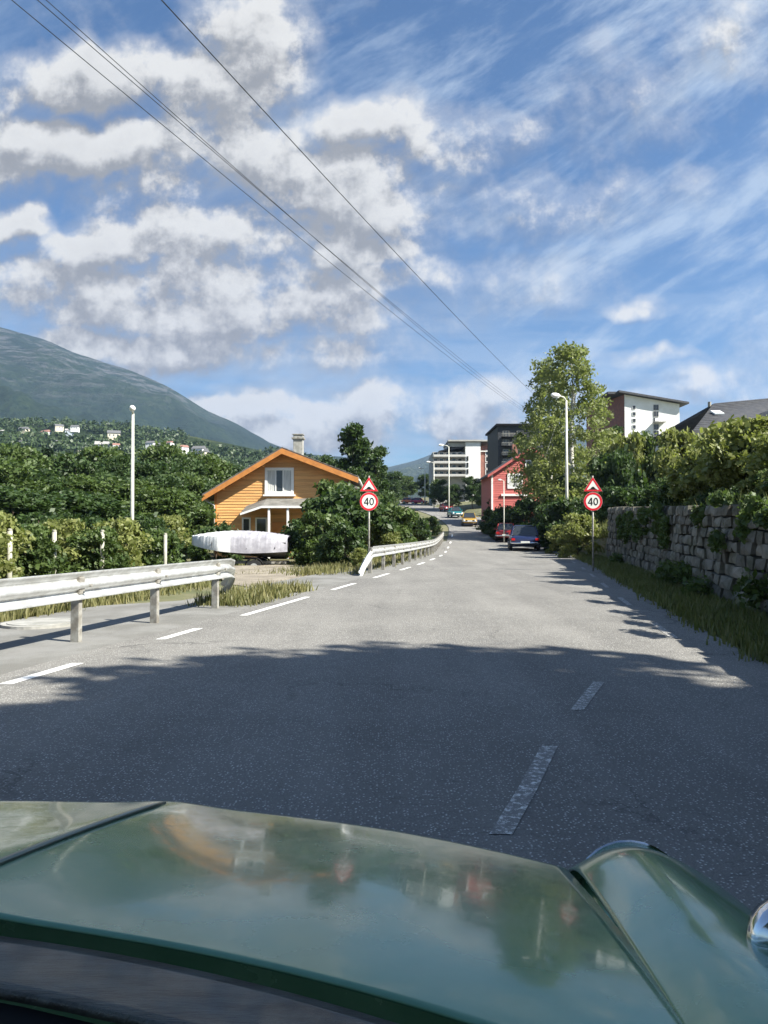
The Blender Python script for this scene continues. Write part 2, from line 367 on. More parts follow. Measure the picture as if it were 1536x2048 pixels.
def strip(name, fa, fb, y0, y1, dz, m, step=1.0, n=2, parent=None):
    ys = np.arange(y0, y1 + .001, step); vs = []
    for y in ys:
        a, b = fa(y), fb(y)
        for k in range(n): vs.append((a + (b - a) * k / (n - 1), y, Rz(y) + dz))
    Q = np.array([(j * n + i, j * n + i + 1, (j + 1) * n + i + 1, (j + 1) * n + i) for j in range(len(ys) - 1) for i in range(n - 1)])
    return npmesh(name, np.array(vs), Q, m, parent, smooth=True)
road = tag(strip('road', lambda y: Lx(y) - .35, lambda y: Rx(y) + .05, -40, 258, 0, M['road'], 1.0, 5), kind='structure')
# pavement beyond the left edge, where the rail stands, and the driveway mouth
tag(strip('pavement', lambda y: Lx(y) - (3.2 if y < 14 else 2.2), lambda y: Lx(y) - .36, -30, 60, -.012, mat('worn_asphalt', (.21, .205, .19), .9, col2=(.15, .145, .13), scale=1.2, bump=.5, bscale=60), 1.0, 3), kind='structure')
mb = MB()
for (y0, y1) in [(6.3, 7.3), (8.9, 9.9), (11.4, 14.6), (16.4, 18.4), (20.6, 22.6), (24.6, 26.6), (28.6, 30.6), (33, 35), (38, 40), (44, 46), (50, 52), (57, 59), (65, 68)]:
    n = 4
    for k in range(n):
        ya = y0 + (y1 - y0) * k / n; yb = y0 + (y1 - y0) * (k + 1) / n
        mb.quad((Lx(ya) - .06, ya, Rz(ya) + .004), (Lx(ya) + .06, ya, Rz(ya) + .004), (Lx(yb) + .06, yb, Rz(yb) + .004), (Lx(yb) - .06, yb, Rz(yb) + .004))
mb.build('edge_line', M['white'], road)
mb = MB()
wl = [(.50, 3.2), (.72, 3.75), (1.0, 4.5), (1.40, 5.4), (1.85, 6.4), (2.3, 7.3)]
for i in (0, 1, 3):
    (xa, ya), (xb, yb) = wl[i], wl[i + 1]
    for k in range(3):
        t0, t1 = k / 3, (k + 1) / 3; p = (xa + (xb - xa) * t0, ya + (yb - ya) * t0); q = (xa + (xb - xa) * t1, ya + (yb - ya) * t1)
        mb.quad((p[0] - .05, p[1], .004), (p[0] + .05, p[1], .004), (q[0] + .05, q[1], .004), (q[0] - .05, q[1], .004))
for ya in (9, 13, 17, 21, 25, 30, 36, 43):
    mb.quad((Rx(ya) - .55, ya, .004), (Rx(ya) - .45, ya, .004), (Rx(ya + 1.5) - .45, ya + 1.5, .004), (Rx(ya + 1.5) - .55, ya + 1.5, .004))
mb.build('edge_line', M['worn'], road)
mb = MB(); mb.v = []
dr = [at(452, 1168, 19), at(600, 1192, 15.8), at(742, 1150, 21.5), at(690, 1128, 27), at(560, 1122, 30), at(420, 1128, 28)]
mb.add([(p.x, p.y, -.045) for p in dr], [tuple(range(6))])
tag(mb.build('driveway', M['gravel']), kind='structure')

# ---------------------------------------------------------------- mountains
def ridge_mesh(name, prof, D, Dbase, zbase, m, amp, seed, rows=46, cols=150):
    pxs = np.linspace(prof[0][0], prof[-1][0], cols); pys = np.interp(pxs, [p[0] for p in prof], [p[1] for p in prof])
    from mathutils import noise as mn
    vs = []
    for j in range(rows):
        t = j / (rows - 1)
        for i in range(cols):
            top = at(pxs[i], pys[i], D); dd = D + (Dbase - D) * t
            x = top.x * dd / D; zt = (top.z) * (1 - t) ** 1.25 + zbase * (1 - (1 - t) ** 1.25)
            nz = mn.fractal(Vector((x * .004 + seed, dd * .004, 0)), .9, 2.1, 6) * amp * min(1, t * 5 + .12)
            nx_ = mn.fractal(Vector((x * .003 + seed + 9, dd * .003, 3)), .9, 2.1, 5) * amp * .8 * t
            vs.append((x + nx_, dd, zt + nz * (1 if t < .8 else (1 - t) * 5)))
    Q = np.array([(j * cols + i, (j + 1) * cols + i, (j + 1) * cols + i + 1, j * cols + i + 1) for j in range(rows - 1) for i in range(cols - 1)])
    return tag(npmesh(name, np.array(vs), Q, m, smooth=True), kind='structure')
def mountmat(name, f1, f2, rock, hz0, hz1):
    m = bpy.data.materials.new(name); m.use_nodes = True; t = m.node_tree; g = NG(t); bs = t.nodes['Principled BSDF']
    tcn = g.n('ShaderNodeTexCoord'); v = tcn.outputs['Object']; sp = g.n('ShaderNodeSeparateXYZ'); g.put(sp.inputs[0], v)
    big = g.ss(g.noise(v, .006, 8, .62), .36, .64); fine = g.ss(g.noise(v, .07, 8, .72), .32, .70)
    f = g.mix(fine, rgb(*f1), rgb(*f2)); f = g.mix(g.m('MULTIPLY', g.m('SUBTRACT', 1.0, big), .45), f, rgb(f1[0] * .7, f1[1] * .75, f1[2] * .9))
    h = g.m('ADD', sp.outputs[2], g.m('MULTIPLY', g.m('SUBTRACT', g.noise(v, .011, 8, .65), .5), 300))
    mp = g.n('ShaderNodeMapping'); g.put(mp.inputs[0], v); mp.inputs['Rotation'].default_value = (0, R(35), 0); mp.inputs['Scale'].default_value = (.4, 1, 2.2)
    rk = g.ss(g.noise(mp.outputs[0], .022, 10, .75), .47, .60)
    c = g.mix(g.m('MULTIPLY', g.ss(h, hz0, hz1), rk), f, rgb(*rock))
    g.put(bs.inputs['Base Color'], c); bs.inputs['Roughness'].default_value = .95; bs.inputs['Specular IOR Level'].default_value = .1
    bn = g.n('ShaderNodeBump'); bn.inputs['Strength'].default_value = 1; bn.inputs['Distance'].default_value = 14
    g.put(bn.inputs['Height'], g.noise(v, .05, 8, .7)); t.links.new(bn.outputs[0], bs.inputs['Normal'])
    return m
RID = [(-900, 380), (-500, 470), (-200, 575), (0, 655), (94, 680), (156, 706), (250, 737), (300, 757), (337, 774), (362, 790), (412, 821), (475, 850), (541, 887), (620, 915), (700, 932), (790, 950), (900, 975)]
ridge_mesh('mountain', RID, 2300, 700, 2, mountmat('mountain_forest', (.010, .022, .012), (.032, .050, .022), (.085, .09, .085), 250, 460), 60, 3.1)
ridge_mesh('hill', [(640, 955), (760, 937), (830, 921), (870, 905), (920, 892), (1000, 880), (1150, 860), (1400, 850), (1800, 830), (2400, 800)], 3200, 900, 2,
           mountmat('hill_forest', (.030, .045, .022), (.075, .09, .045), (.22, .22, .21), 500, 900), 50, 7.7)
# lower wooded slope with the hamlet on it
ridge_mesh('hillside', [(-900, 800), (-300, 838), (0, 846), (120, 850), (260, 858), (380, 872), (480, 893), (580, 915), (700, 940), (800, 962)], 620, 150, 1,
           mountmat('hillside_wood', (.015, .030, .012), (.05, .075, .024), (.09, .11, .05), 40, 90), 7, 1.3)

# ---------------------------------------------------------------- foliage
def leaves(name, pts, size, m, parent=None, flat=.0, aspect=.6, up=0.0):
    n = len(pts); a = NR.normal(size=(n, 3)); a[:, 2] *= (1 - flat); a /= np.linalg.norm(a, axis=1)[:, None]
    b = NR.normal(size=(n, 3)); b[:, 2] += up; b -= (b * a).sum(1)[:, None] * a; b /= np.linalg.norm(b, axis=1)[:, None]
    s = (size * (.45 + 1.25 * NR.random(n) ** 1.8))[:, None]
    # pointed leaf: base, side, tip, side
    V_ = np.stack([pts - a * s, pts + b * s * aspect, pts + a * s, pts - b * s * aspect], 1).reshape(-1, 3)
    return npmesh(name, V_, np.arange(n * 4).reshape(n, 4), m, parent)
def clump_points(clumps, per, shell=.55):
    out = []
    for (c, r) in clumps:
        k = int(per * (r[0] * r[1] * r[2]) ** (1 / 3.) ** 1) if isinstance(per, float) else per
        d_ = NR.normal(size=(k, 3)); d_ /= np.linalg.norm(d_, axis=1)[:, None]
        rad = (shell + (1 - shell) * NR.random(k)) * (.8 + .35 * NR.random(k))
        out.append(np.array(c) + d_ * rad[:, None] * np.array(r))
    return np.concatenate(out)
def limbs(mb, base, top, r, ends):
    n = 6; pts = [base.lerp(top, i / (n - 1)) + Vector((rnd.uniform(-.1, .1) * r * 4 * (i > 0), rnd.uniform(-.1, .1) * r * 4 * (i > 0), 0)) for i in range(n)]
    mb.tube(pts, [r * (1 - .75 * i / (n - 1)) for i in range(n)], 8)
    for e in ends:
        t = rnd.uniform(.35, .85); p = base.lerp(top, t); e = Vector(e)
        mb.tube([p, p.lerp(e, .5) + Vector((0, 0, .08 * (e - p).length)), e], [r * .42 * (1.1 - t), r * .25 * (1.1 - t), r * .06], 5)
def make_tree(name, h, w, nclump, per, leaf, m, bark, label, cat, group=None, crown0=.25, shape='round', gap=.5):
    root = empty(name, (0, 0, 0), label, cat, group)
    cl = []
    for i in range(nclump):
        t = rnd.random(); z = h * (crown0 + (1 - crown0) * t)
        if shape == 'round': ww = w * .5 * math.sqrt(max(.05, 1 - (2 * t - .85) ** 2 / 1.5))
        elif shape == 'cone': ww = w * .5 * (1.02 - t)
        else: ww = w * .5 * (1 - .75 * max(0, t - .35) / .65)
        a = rnd.uniform(0, 6.283); rr = ww * math.sqrt(rnd.uniform(.08, 1)) * .85
        s = w * rnd.uniform(.09, .17) * (1 if shape != 'cone' else .8) * (1 if nclump < 100 else .62)
        cl.append(((rr * math.cos(a), rr * math.sin(a), z), (s * 1.15, s * 1.15, s * (.8 if shape != 'cone' else .45))))
    mb = MB(); limbs(mb, Vector((0, 0, -.3)), Vector((rnd.uniform(-.03, .03) * h, 0, h * .93)), max(.05, h * .02), [c[0] for c in cl[:10]])
    mb.build('trunk', bark, root, smooth=True)
    leaves('crown', clump_points(cl, per, .35), leaf, m, root)
    return root
def place(o, p, s=1.0, rz=None, label=None, group=None, sz=None):
    o.location = p; k = s; o.scale = (k, k, (sz or k)); o.rotation_euler = (0, 0, rnd.uniform(0, 6.28) if rz is None else rz)
    if label: o['label'] = label
    if group: o['group'] = group
    return o
def gpt(px, d): 
    x = (px - 768) / F * d; return Vector((x, d, ground_z(x, d)))
def topz(py, d): return EYE + (HOR - py) / F * d

# birch left of the white tower: tall, loose
d_ = 60; b_ = gpt(1142, d_)
birch = make_tree('birch_tree', topz(692, d_) - b_.z, 9.6, 230, 95, .12, M['leaf_birch'], M['birch_bark'], 'tall loose-crowned birch tree standing over the road, right of the red house', 'birch tree', shape='taper', crown0=.16)
birch.location = b_
d_ = 66; b_ = gpt(1098, d_)
birch2 = make_tree('birch_tree', topz(722, d_) - b_.z, 8.0, 160, 95, .12, M['leaf_birch'], M['birch_bark'], 'shorter birch tree just left of the tallest birch, behind the roadside lamp', 'birch tree', shape='taper', crown0=.12)
birch2.location = b_
# dark trees behind the orange house
d_ = 58; b_ = gpt(706, d_)
dt = make_tree('broadleaf_tree', topz(850, d_) - b_.z, 4.7, 46, 330, .14, M['leaf_dark'], M['bark'], 'tall dark green tree rising right behind the orange house roof', 'tree', shape='taper', crown0=.1)
dt.location = b_
b2 = copy_tree(dt); place(b2, gpt(752, 66), .86, 1.2, 'narrower dark tree between the orange house and the left road sign')
b2 = copy_tree(dt); place(b2, gpt(655, 72), .84, 2.9, 'dark tree top half hidden behind the orange house chimney side')
b2 = copy_tree(dt); place(b2, gpt(1225, 74), .95, .6, 'dark tree rising right of the birches in front of the brown side wall')

broad = make_tree('broadleaf_tree', 9.0, 8.0, 64, 260, .17, M['leaf_mid'], M['bark'], 'x', 'tree', 'trees of the left wood')
broadD = make_tree('broadleaf_tree', 9.5, 7.5, 64, 260, .17, M['leaf_dark'], M['bark'], 'x', 'tree', 'trees of the left wood')
conif = make_tree('conifer_tree', 11.0, 5.0, 90, 170, .15, M['leaf_conifer'], M['bark'], 'x', 'tree', 'trees of the left wood', shape='cone', crown0=.08)
used = {id(broad): 0, id(broadD): 0, id(conif): 0}
def inst(o):
    if not used[id(o)]: used[id(o)] = 1; return o
    return copy_tree(o)
ORD = ['outermost', 'tall', 'pointed', 'broad', 'rounded', 'dense', 'narrow', 'even', 'loose', 'low', 'nearest', 'leaning', 'flat-topped', 'open', 'small', 'shady', 'plump', 'ragged', 'squat', 'sunlit', 'spreading']
left_trees = [(-60, 900, 42, broadD), (30, 905, 50, broad), (95, 890, 62, conif), (150, 915, 55, broadD), (205, 905, 66, broad), (262, 918, 60, broadD), (318, 900, 72, broad),
              (360, 915, 64, broadD), (405, 918, 70, broad), (440, 930, 78, broadD), (-20, 930, 34, broad), (70, 945, 38, broadD), (135, 960, 40, broad), (200, 955, 46, broadD), (250, 968, 42, broad),
              (310, 955, 50, broadD), (370, 955, 54, broad), (410, 968, 56, broadD), (170, 985, 34, broadD), (330, 985, 40, broad), (20, 975, 30, broadD)]
for i, (px, py, d_, k) in enumerate(left_trees):
    p = gpt(px, d_); h = topz(py, d_) - p.z; o = inst(k); H0 = {id(broad): 9.0, id(broadD): 9.5, id(conif): 11.0}[id(k)]
    kind = {id(broad): 'mid green broadleaf tree', id(broadD): 'dark green broadleaf tree', id(conif): 'dark conifer'}[id(k)]
    where = ('at the left edge' if px < 60 else 'left of the lamp' if px < 255 else 'behind the lamp' if px < 345 else 'beside the orange house')
    row = 'front row' if py > 940 else 'back row'
    place(o, p, h / H0, None, f'{kind} {where}, {row}, {ORD[i]}', 'trees of the left wood', sz=h / H0)
    o.scale = (max(.7, h / H0), max(.7, h / H0), h / H0)
# trees in the middle distance round the far bend and the apartments
for i, (px, py, d_, k, lab) in enumerate([
        (785, 945, 150, broadD, 'dark tree at the end of the valley left of the far bend'), (815, 955, 190, broad, 'green tree above the two small far cars'), (850, 950, 170, broadD, 'dark tree behind the small far red car'),
        (880, 962, 130, broad, 'green tree in front of the apartment balconies'), (905, 970, 120, broadD, 'dark low tree under the shaded balcony front'), (945, 955, 120, broadD, 'dark tree at the foot of the white stair tower'),
        (975, 965, 105, broad, 'green tree left of the red house gable'), (1000, 985, 84, broadD, 'dark tree before the left corner of the red house'), (1108, 925, 74, broadD, 'dark tree covering the right side of the red house'),
        (770, 985, 90, broad, 'light green tree behind the left road sign'), (1140, 955, 60, broadD, 'dark tree under the birch beside the lamp post')]):
    p = gpt(px, d_); h = topz(py, d_) - p.z; o = inst(k); H0 = {id(broad): 9.0, id(broadD): 9.5}[id(k)]
    place(o, p, h / H0, None, lab, 'trees round the far bend')

def woodland():
    from mathutils import noise as mn
    o = bpy.data.objects['hillside']; me = o.data; n = len(me.vertices); co = np.zeros(n * 3, np.float32); me.vertices.foreach_get('co', co); co = co.reshape(46, 150, 3)
    cs = []; N = 9000
    for _ in range(N):
        j = rnd.random() ** .75 * 44.9; i = rnd.uniform(45, 148.9); a, b = int(j), int(i); fj, fi = j - a, i - b
        p = co[a, b] * (1 - fj) * (1 - fi) + co[a + 1, b] * fj * (1 - fi) + co[a, b + 1] * (1 - fj) * fi + co[a + 1, b + 1] * fj * fi
        if p[1] < 150: continue
        if mn.noise(Vector((p[0] * .012, p[1] * .012, 4))) > .22 and p[1] > 300: continue
        cs.append(p)
    cs = np.array(cs); K = 26; n = len(cs); d_ = NR.normal(size=(n * K, 3)); d_ /= np.linalg.norm(d_, axis=1)[:, None]; d_[:, 2] = np.abs(d_[:, 2])
    r = np.repeat(2.2 + 2.4 * NR.random(n), K)[:, None] * (.7 + .4 * NR.random((n * K, 1)))
    pts = np.repeat(cs, K, 0) + d_ * r * np.array([1, 1, 1.5]) + np.array([0, 0, 1.0])
    tag(leaves('woodland', pts, .95, M['leaf_wood'], aspect=.8), 'dense dark green wood covering the slope below the mountain', 'wood', kind='stuff')
woodland()
# shrubs
shr = make_tree('shrub', 2.0, 2.6, 30, 260, .075, M['leaf_mid'], M['bark'], 'x', 'shrub', crown0=.05)
shrD = make_tree('shrub', 2.0, 2.6, 30, 260, .075, M['leaf_dark'], M['bark'], 'x', 'shrub', crown0=.05)
shrL = make_tree('shrub', 2.0, 2.6, 30, 260, .07, M['leaf_light'], M['bark'], 'x', 'shrub', crown0=.05)
for k in (shr, shrD, shrL): used[id(k)] = 0
shrubs = [  # px, top py, distance, kind, label
    (-20, 1040, 15, shrL, 'pale leafy shrub behind the rail at the left picture edge'), (50, 1058, 17, shr, 'green shrub behind the rail, first from the left edge'), (120, 1050, 19, shrL, 'pale shrub behind the first fence post'),
    (190, 1062, 19, shr, 'green shrub between the first and second fence posts'), (240, 1050, 22, shrL, 'pale shrub left of the street lamp foot'), (300, 1066, 24, shr, 'green shrub right of the street lamp foot'),
    (335, 1040, 34, shrL, 'light green shrub left of the covered boat bow'), (372, 1035, 40, shr, 'green shrub behind the boat bow'), (432, 1050, 34, shrD, 'dark shrub at the left corner of the orange house'),
    (160, 1035, 26, shrD, 'dark shrub behind the fence left of the lamp'), (80, 1030, 24, shrD, 'dark shrub behind the fence near the left edge'), (290, 1035, 30, shrD, 'dark shrub behind the fence right of the lamp'),
    (655, 990, 36, shrD, 'big dark shrub in front of the orange house right half'), (685, 972, 38, shr, 'big green shrub before the right eave of the orange house'), (700, 985, 34, shrD, 'dark shrub just left of the left road sign'),
    (618, 1042, 33, shrD, 'low dark shrub above the covered boat stern'), (645, 1030, 30, shr, 'low green shrub left of the left sign post'), (690, 1050, 28, shrD, 'low dark shrub at the foot of the left sign post'),
    (782, 1012, 40, shr, 'round green shrub right of the left sign'), (812, 1025, 50, shrD, 'dark shrub between left sign and second rail'), (760, 1055, 34, shrL, 'pale low shrub right of the left sign post'),
    (1010, 1015, 62, shrD, 'dark shrub left of the blue car roof'), (985, 1022, 68, shr, 'green shrub under the red house left wall'), (1060, 1000, 60, shrD, 'dark shrub behind the blue car'), (1100, 1005, 52, shrD, 'dark shrub above the road edge right of the blue car'),
    (1130, 1000, 46, shrD, 'dark shrub left of the right sign'), (1155, 1035, 36, shrL, 'pale grassy shrub on the bank before the right sign'), (1120, 1055, 42, shrL, 'pale low shrub beside the road right of the blue car'),
    (720, 1100, 26, shrL, 'small pale shrub at the second rail left of its end'), (860, 1035, 68, shr, 'green shrub behind the far end of the second rail')]
for (px, py, d_, k, lab) in shrubs:
    p = gpt(px, d_); h = max(.7, topz(py, d_) - p.z); o = inst(k); s = h / 2.0
    place(o, p, s, None, lab, 'roadside shrubs')
# bank above the stone wall
bank = [(1205, 968, 27, shrD), (1232, 955, 24, shr), (1262, 940, 23, shrD), (1290, 930, 21, shrL), (1320, 910, 21, shrL), (1350, 885, 21, shrL), (1385, 885, 19, shrL), (1420, 862, 19, shrL), (1460, 868, 17, shrL), (1505, 852, 17, shrL),
        (1300, 975, 17.5, shrD), (1350, 968, 15.5, shrD), (1400, 955, 14, shrL), (1450, 940, 13, shr), (1500, 925, 12.4, shrL), (1550, 880, 14, shrL), (1590, 905, 12, shrD),
        (1180, 975, 38, shrD), (1160, 985, 42, shr), (1215, 905, 46, shrD), (1260, 885, 50, shrL), (1310, 880, 50, shr), (1355, 875, 40, shrL)]
words = ['dark', 'green', 'pale']
for i, (px, py, d_, k) in enumerate(bank):
    x = (px - 768) / F * d_; x = max(x, wallx(d_) + .6 + 1.25 * min(1.5, max(.8, (HOR - py) / F * d_ - .3) / 2)); p = Vector((x, d_, ground_z(x, d_))); h = max(.8, topz(py, d_) - p.z); o = inst(k); s = h / 2.0
    col_ = {id(shrD): 'dark', id(shr): 'mid green', id(shrL): 'sun-toned pale'}[id(k)]  # sunlit look of the upper bank is put into the pale leaf colour
    place(o, p, s, None, f'{ORD[i % 21]} {col_} shrub {"on the stone wall" if d_ < 18 else "up the bank"}, {"by the picture edge" if px > 1440 else "below the black roof" if px > 1370 else "below the tower" if px > 1255 else "behind the right sign"}', 'shrubs on the bank above the wall')
    o.scale = (min(s, 1.5) * 1.05, min(s, 1.5) * 1.05, s)
# trees beside and behind the camera on the right bank; their shade covers the near road
sh = [(7.2, -5.6, 1.05, broadD), (8.2, -2.2, 1.0, broad), (8.0, .8, .78, broadD), (6.4, -1.2, .62, broad), (9.6, -.2, .98, broadD), (10.8, -8.2, 1.2, broadD), (11.5, -3.8, 1.25, broad), (13, -1.3, 1.2, broadD), (7.0, -10, .9, broad), (3.9, -7.5, .8, broadD)]
for i, (x, y, s, k) in enumerate(sh):
    o = inst(k); place(o, Vector((x, y, ground_z(x, y))), s, None, f'{ORD[i]} leafy tree on the right bank shading the near road', 'trees on the bank beside the camera')

# ---------------------------------------------------------------- grass tufts
def tufts(name, pts, hgt, m, blades=7, w=.012, spread=.09, label=None):
    n = len(pts) * blades; P = np.repeat(pts, blades, 0) + np.concatenate([NR.normal(size=(n, 2)) * spread, np.zeros((n, 1))], 1)
    h = np.repeat(hgt * (.5 + NR.random(len(pts))), blades) * (.5 + .7 * NR.random(n))
    a = NR.random(n) * 6.283; lean = NR.random(n) * .55; la = NR.random(n) * 6.283
    dx = np.stack([np.cos(a), np.sin(a), np.zeros(n)], 1) * (w * (1 + h * 2))[:, None]
    tip = P + np.stack([np.cos(la) * lean * h, np.sin(la) * lean * h, h], 1); mid = P * .45 + tip * .55 + np.array([0, 0, 1]) * (h * .08)[:, None]
    V_ = np.stack([P - dx, P + dx, mid + dx * .6, mid - dx * .6, mid - dx * .6, mid + dx * .6, tip + dx * .05, tip - dx * .05], 1).reshape(-1, 3)
    return tag(npmesh(name, V_, np.arange(n * 8).reshape(n * 2, 4), m), label, 'grass', kind='stuff')
pts = []
for _ in range(5200):      # right verge between road and wall
    y = 3.2 + 34 * rnd.random() ** 1.4; x = Rx(y) + .02 + rnd.random() ** .8 * 1.25; pts.append((x, y, Rz(y) - .03))
for _ in range(1500):
    y = rnd.uniform(34, 60); x = Rx(y) + rnd.uniform(.05, 5); pts.append((x, y, ground_z(x, y)))
tufts('grass', np.array(pts), .15, M['grass_blade'], 10, label='green grass verge between the road and the stone wall')
pts = []
for _ in range(4500):      # bank crest, hanging over the wall
    y = rnd.uniform(7, 40); x = wallx(y) + .42 + rnd.random() ** 1.5 * 5; pts.append((x, y, ground_z(x, y)))
tufts('grass', np.array(pts), .40, M['grass_blade'], 10, .010, .12, label='long grass on the bank above the stone wall')
pts = []
for _ in range(6000):
    y = rnd.choice([rnd.uniform(8, 13.5), rnd.uniform(23, 36)]); x = Lx(y) - (3.3 if y < 14 else 2.3) - rnd.random() ** 1.3 * 12; pts.append((x, y, ground_z(x, y)))
for _ in range(2600):
    y = rnd.uniform(12, 26); x = Lx(y) - 3.2 - rnd.random() * 9
    if 768 + x / y * F < 430: pts.append((x, y, ground_z(x, y)))
for _ in range(260):       # round the rail end and the second rail
    px = rnd.uniform(450, 600); d0_ = rnd.uniform(13.0, 16.5); x = (px - 768) / F * d0_; x = Lx(d0_) - rnd.uniform(.5, 1.5); pts.append((x, d0_, -.03))
for _ in range(900):
    y = rnd.uniform(22, 55); x = Lx(y) - rnd.uniform(.9, 3); pts.append((x, y, Rz(y) - .05))
tufts('grass', np.array(pts), .19, M['dry_grass'], 10, .012, .12, label='rough dry grass behind the guard rails and at their ends')

# ---------------------------------------------------------------- stone wall
def build_wall():
    mb = MB(); root = empty('stone_wall', (wallx(12), 12, 0), 'long dry-stone retaining wall of grey blocks along the right side of the road', 'stone wall')
    y = 2.0; rows = 9
    zt = lambda yy: 1.62 + .03 * max(0, min(25, yy - 8)) 
    for r_ in range(rows):
        y = 1.0 + rnd.random() * .4
        while y < 33:
            ln = rnd.uniform(.25, .75) * (1.15 - .04 * r_); ye = y + ln
            z0 = -.08 + (zt(y) + .08) * r_ / rows + rnd.uniform(-.012, .012); z1 = -.08 + (zt(y) + .08) * (r_ + 1) / rows - .018 + rnd.uniform(-.014, .014)
            pr = rnd.uniform(-.055, .04); lean = .07 * (r_ / rows)
            xa, xb = wallx(y) + lean * 1.5 - pr, wallx(ye) + lean * 1.5 - pr
            g_ = .016
            j = lambda: rnd.uniform(-.022, .022)
            vs = [(xa + j(), y + g_ + j(), z0 + j()), (xb + j(), ye - g_ + j(), z0 + j()), (xb + .02 + j(), ye - g_ + j(), z1 + j()), (xa + .02 + j(), y + g_ + j(), z1 + j())]
            vs += [(v[0] + .35, v[1], v[2]) for v in vs]
            cen = ((xa + xb) / 2 - .035 + j(), (y + ye) / 2, (z0 + z1) / 2)
            mb.add(vs + [cen], [(0, 1, 8), (1, 2, 8), (2, 3, 8), (3, 0, 8), (0, 4, 5, 1), (1, 5, 6, 2), (2, 6, 7, 3), (3, 7, 4, 0)])
            y = ye
    stone = mat('wall_stone', (.20, .182, .15), .92, col2=(.085, .085, .06), scale=2.6, bump=.8, bscale=22)
    g = NG(stone.node_tree); bs = stone.node_tree.nodes['Principled BSDF']; geo = g.n('ShaderNodeNewGeometry')
    src = bs.inputs['Base Color'].links[0].from_socket
    hs = g.n('ShaderNodeHueSaturation'); g.put(hs.inputs['Color'], src); g.put(hs.inputs['Value'], g.m('ADD', g.m('MULTIPLY', geo.outputs['Random Per Island'], .75), .62)); g.put(bs.inputs['Base Color'], hs.outputs[0])
    for v in range(len(mb.v)): mb.v[v] = (mb.v[v][0] - wallx(12), mb.v[v][1] - 12, mb.v[v][2])
    mb.build('stonework', stone, root)
    bk = MB()
    ys = [1 + i for i in range(33)]
    for a, b in zip(ys, ys[1:]):
        bk.quad((wallx(a) + .16 - wallx(12), a - 12, -.1), (wallx(b) + .16 - wallx(12), b - 12, -.1), (wallx(b) + .24 - wallx(12), b - 12, zt(b) - .06), (wallx(a) + .24 - wallx(12), a - 12, zt(a) - .06))
    bk.build('earth_backing', mat('earth', (.035, .03, .022), .95), root)
build_wall()
# plants hanging over the wall face
cl = []
for _ in range(34):
    y = rnd.uniform(8, 30); z = rnd.uniform(1.1, 1.9) - .0; cl.append(((wallx(y) - rnd.uniform(-.05, .15), y, z), (.10, rnd.uniform(.2, .5), rnd.uniform(.12, .34))))
for _ in range(9):
    y = rnd.uniform(6.5, 30); cl.append(((wallx(y) - rnd.uniform(0, .3), y, rnd.uniform(.1, .45)), (.28, .45, .3)))
tag(leaves('ground_cover', clump_points(cl, 330, .3), .05, M['leaf_mid']), 'creeping plants hanging over and growing at the foot of the stone wall', 'creeper', kind='stuff')

# ---------------------------------------------------------------- guard rails
def wbeam(mb, path, ztop, side=1, h=.33):
    prof = [(0, 0), (-.02, -.03), (-.075, -.075), (-.075, -.11), (-.0, -.15), (-.0, -.18), (-.075, -.22), (-.075, -.255), (-.02, -.30), (0, -h)]
    n = len(prof); vs = []
    for i, (x, y, dz) in enumerate(path):
        a = Vector(path[max(i - 1, 0)][:2]); b = Vector(path[min(i + 1, len(path) - 1)][:2]); t = (b - a).normalized(); nr = Vector((-t.y, t.x))
        for (o, z) in prof: q = Vector((x, y)) + nr * (o * side); vs.append((q.x, q.y, ztop + z + dz))
    fs = [(i * n + k, i * n + k + 1, (i + 1) * n + k + 1, (i + 1) * n + k) for i in range(len(path) - 1) for k in range(n - 1)]
    mb.add(vs, fs)
def rail(label, path, posts, ztop, root_at, endcap=True):
    root = empty('guard_rail', (0, 0, 0), label, 'guard rail', 'guard rails along the left side of the road'); root.location = root_at
    o = Vector(root_at)
    mb = MB(); wbeam(mb, [(x - o.x, y - o.y, dz - o.z) for x, y, dz in path], ztop, -1)
    b = mb.build('beam', M['galv'], root, smooth=True); sd = b.modifiers.new('thick', 'SOLIDIFY'); sd.thickness = .006
    for (x, y) in posts:
        p = MB(); zb = Rz(y)
        p.box((x - o.x - .10, y - o.y, (zb - .3 + ztop + zb - .02) / 2 - o.z), (.11, .012 + .06, ztop + .28), rz=-.2)
        p.box((x - o.x - .055, y - o.y, ztop + zb - .165 - o.z), (.05, .10, .2), rz=-.2)
        p.build('post', M['galv_post'], root, bevel=.006)
        q = MB(); q.disc((x - o.x + .075, y - o.y - .02, ztop + zb - .165 - o.z), (1, -.2, 0), .018, .03, 8); q.build('bolt', M['galv_post'], root)
    return root
RT = .82
off_ = lambda y: Lx(y) - .85 - (max(0, 9 - y) * .0)
ys = [-14 + i * .5 for i in range(55)]
path = [(off_(y), y, 0) for y in ys]
path += [(off_(13.3) - .08, 13.45, -.05), (off_(13.5) - .22, 13.85, -.15), (off_(13.8) - .42, 14.2, -.30), (off_(14.0) - .65, 14.5, -.46)]
rail('near galvanised guard rail with its turned-down end by the driveway', path, [(off_(y), y) for y in (-11, -7, -3, 1, 4.2, 6.6, 8.8, 10.6, 12.6)], RT, (off_(8.8), 8.8, 0))
ys = [23 + i for i in range(38)]
path = [(Lx(21.3) - .55, 21.6, -.62), (Lx(22) - .55, 22.2, -.30)] + [(Lx(y) - .55, y, Rz(y)) for y in ys]
rail('second galvanised guard rail beyond the driveway, running to the far bend', path, [(Lx(y) - .55, y) for y in range(23, 60, 2)], RT, (Lx(23) - .55, 23, 0))
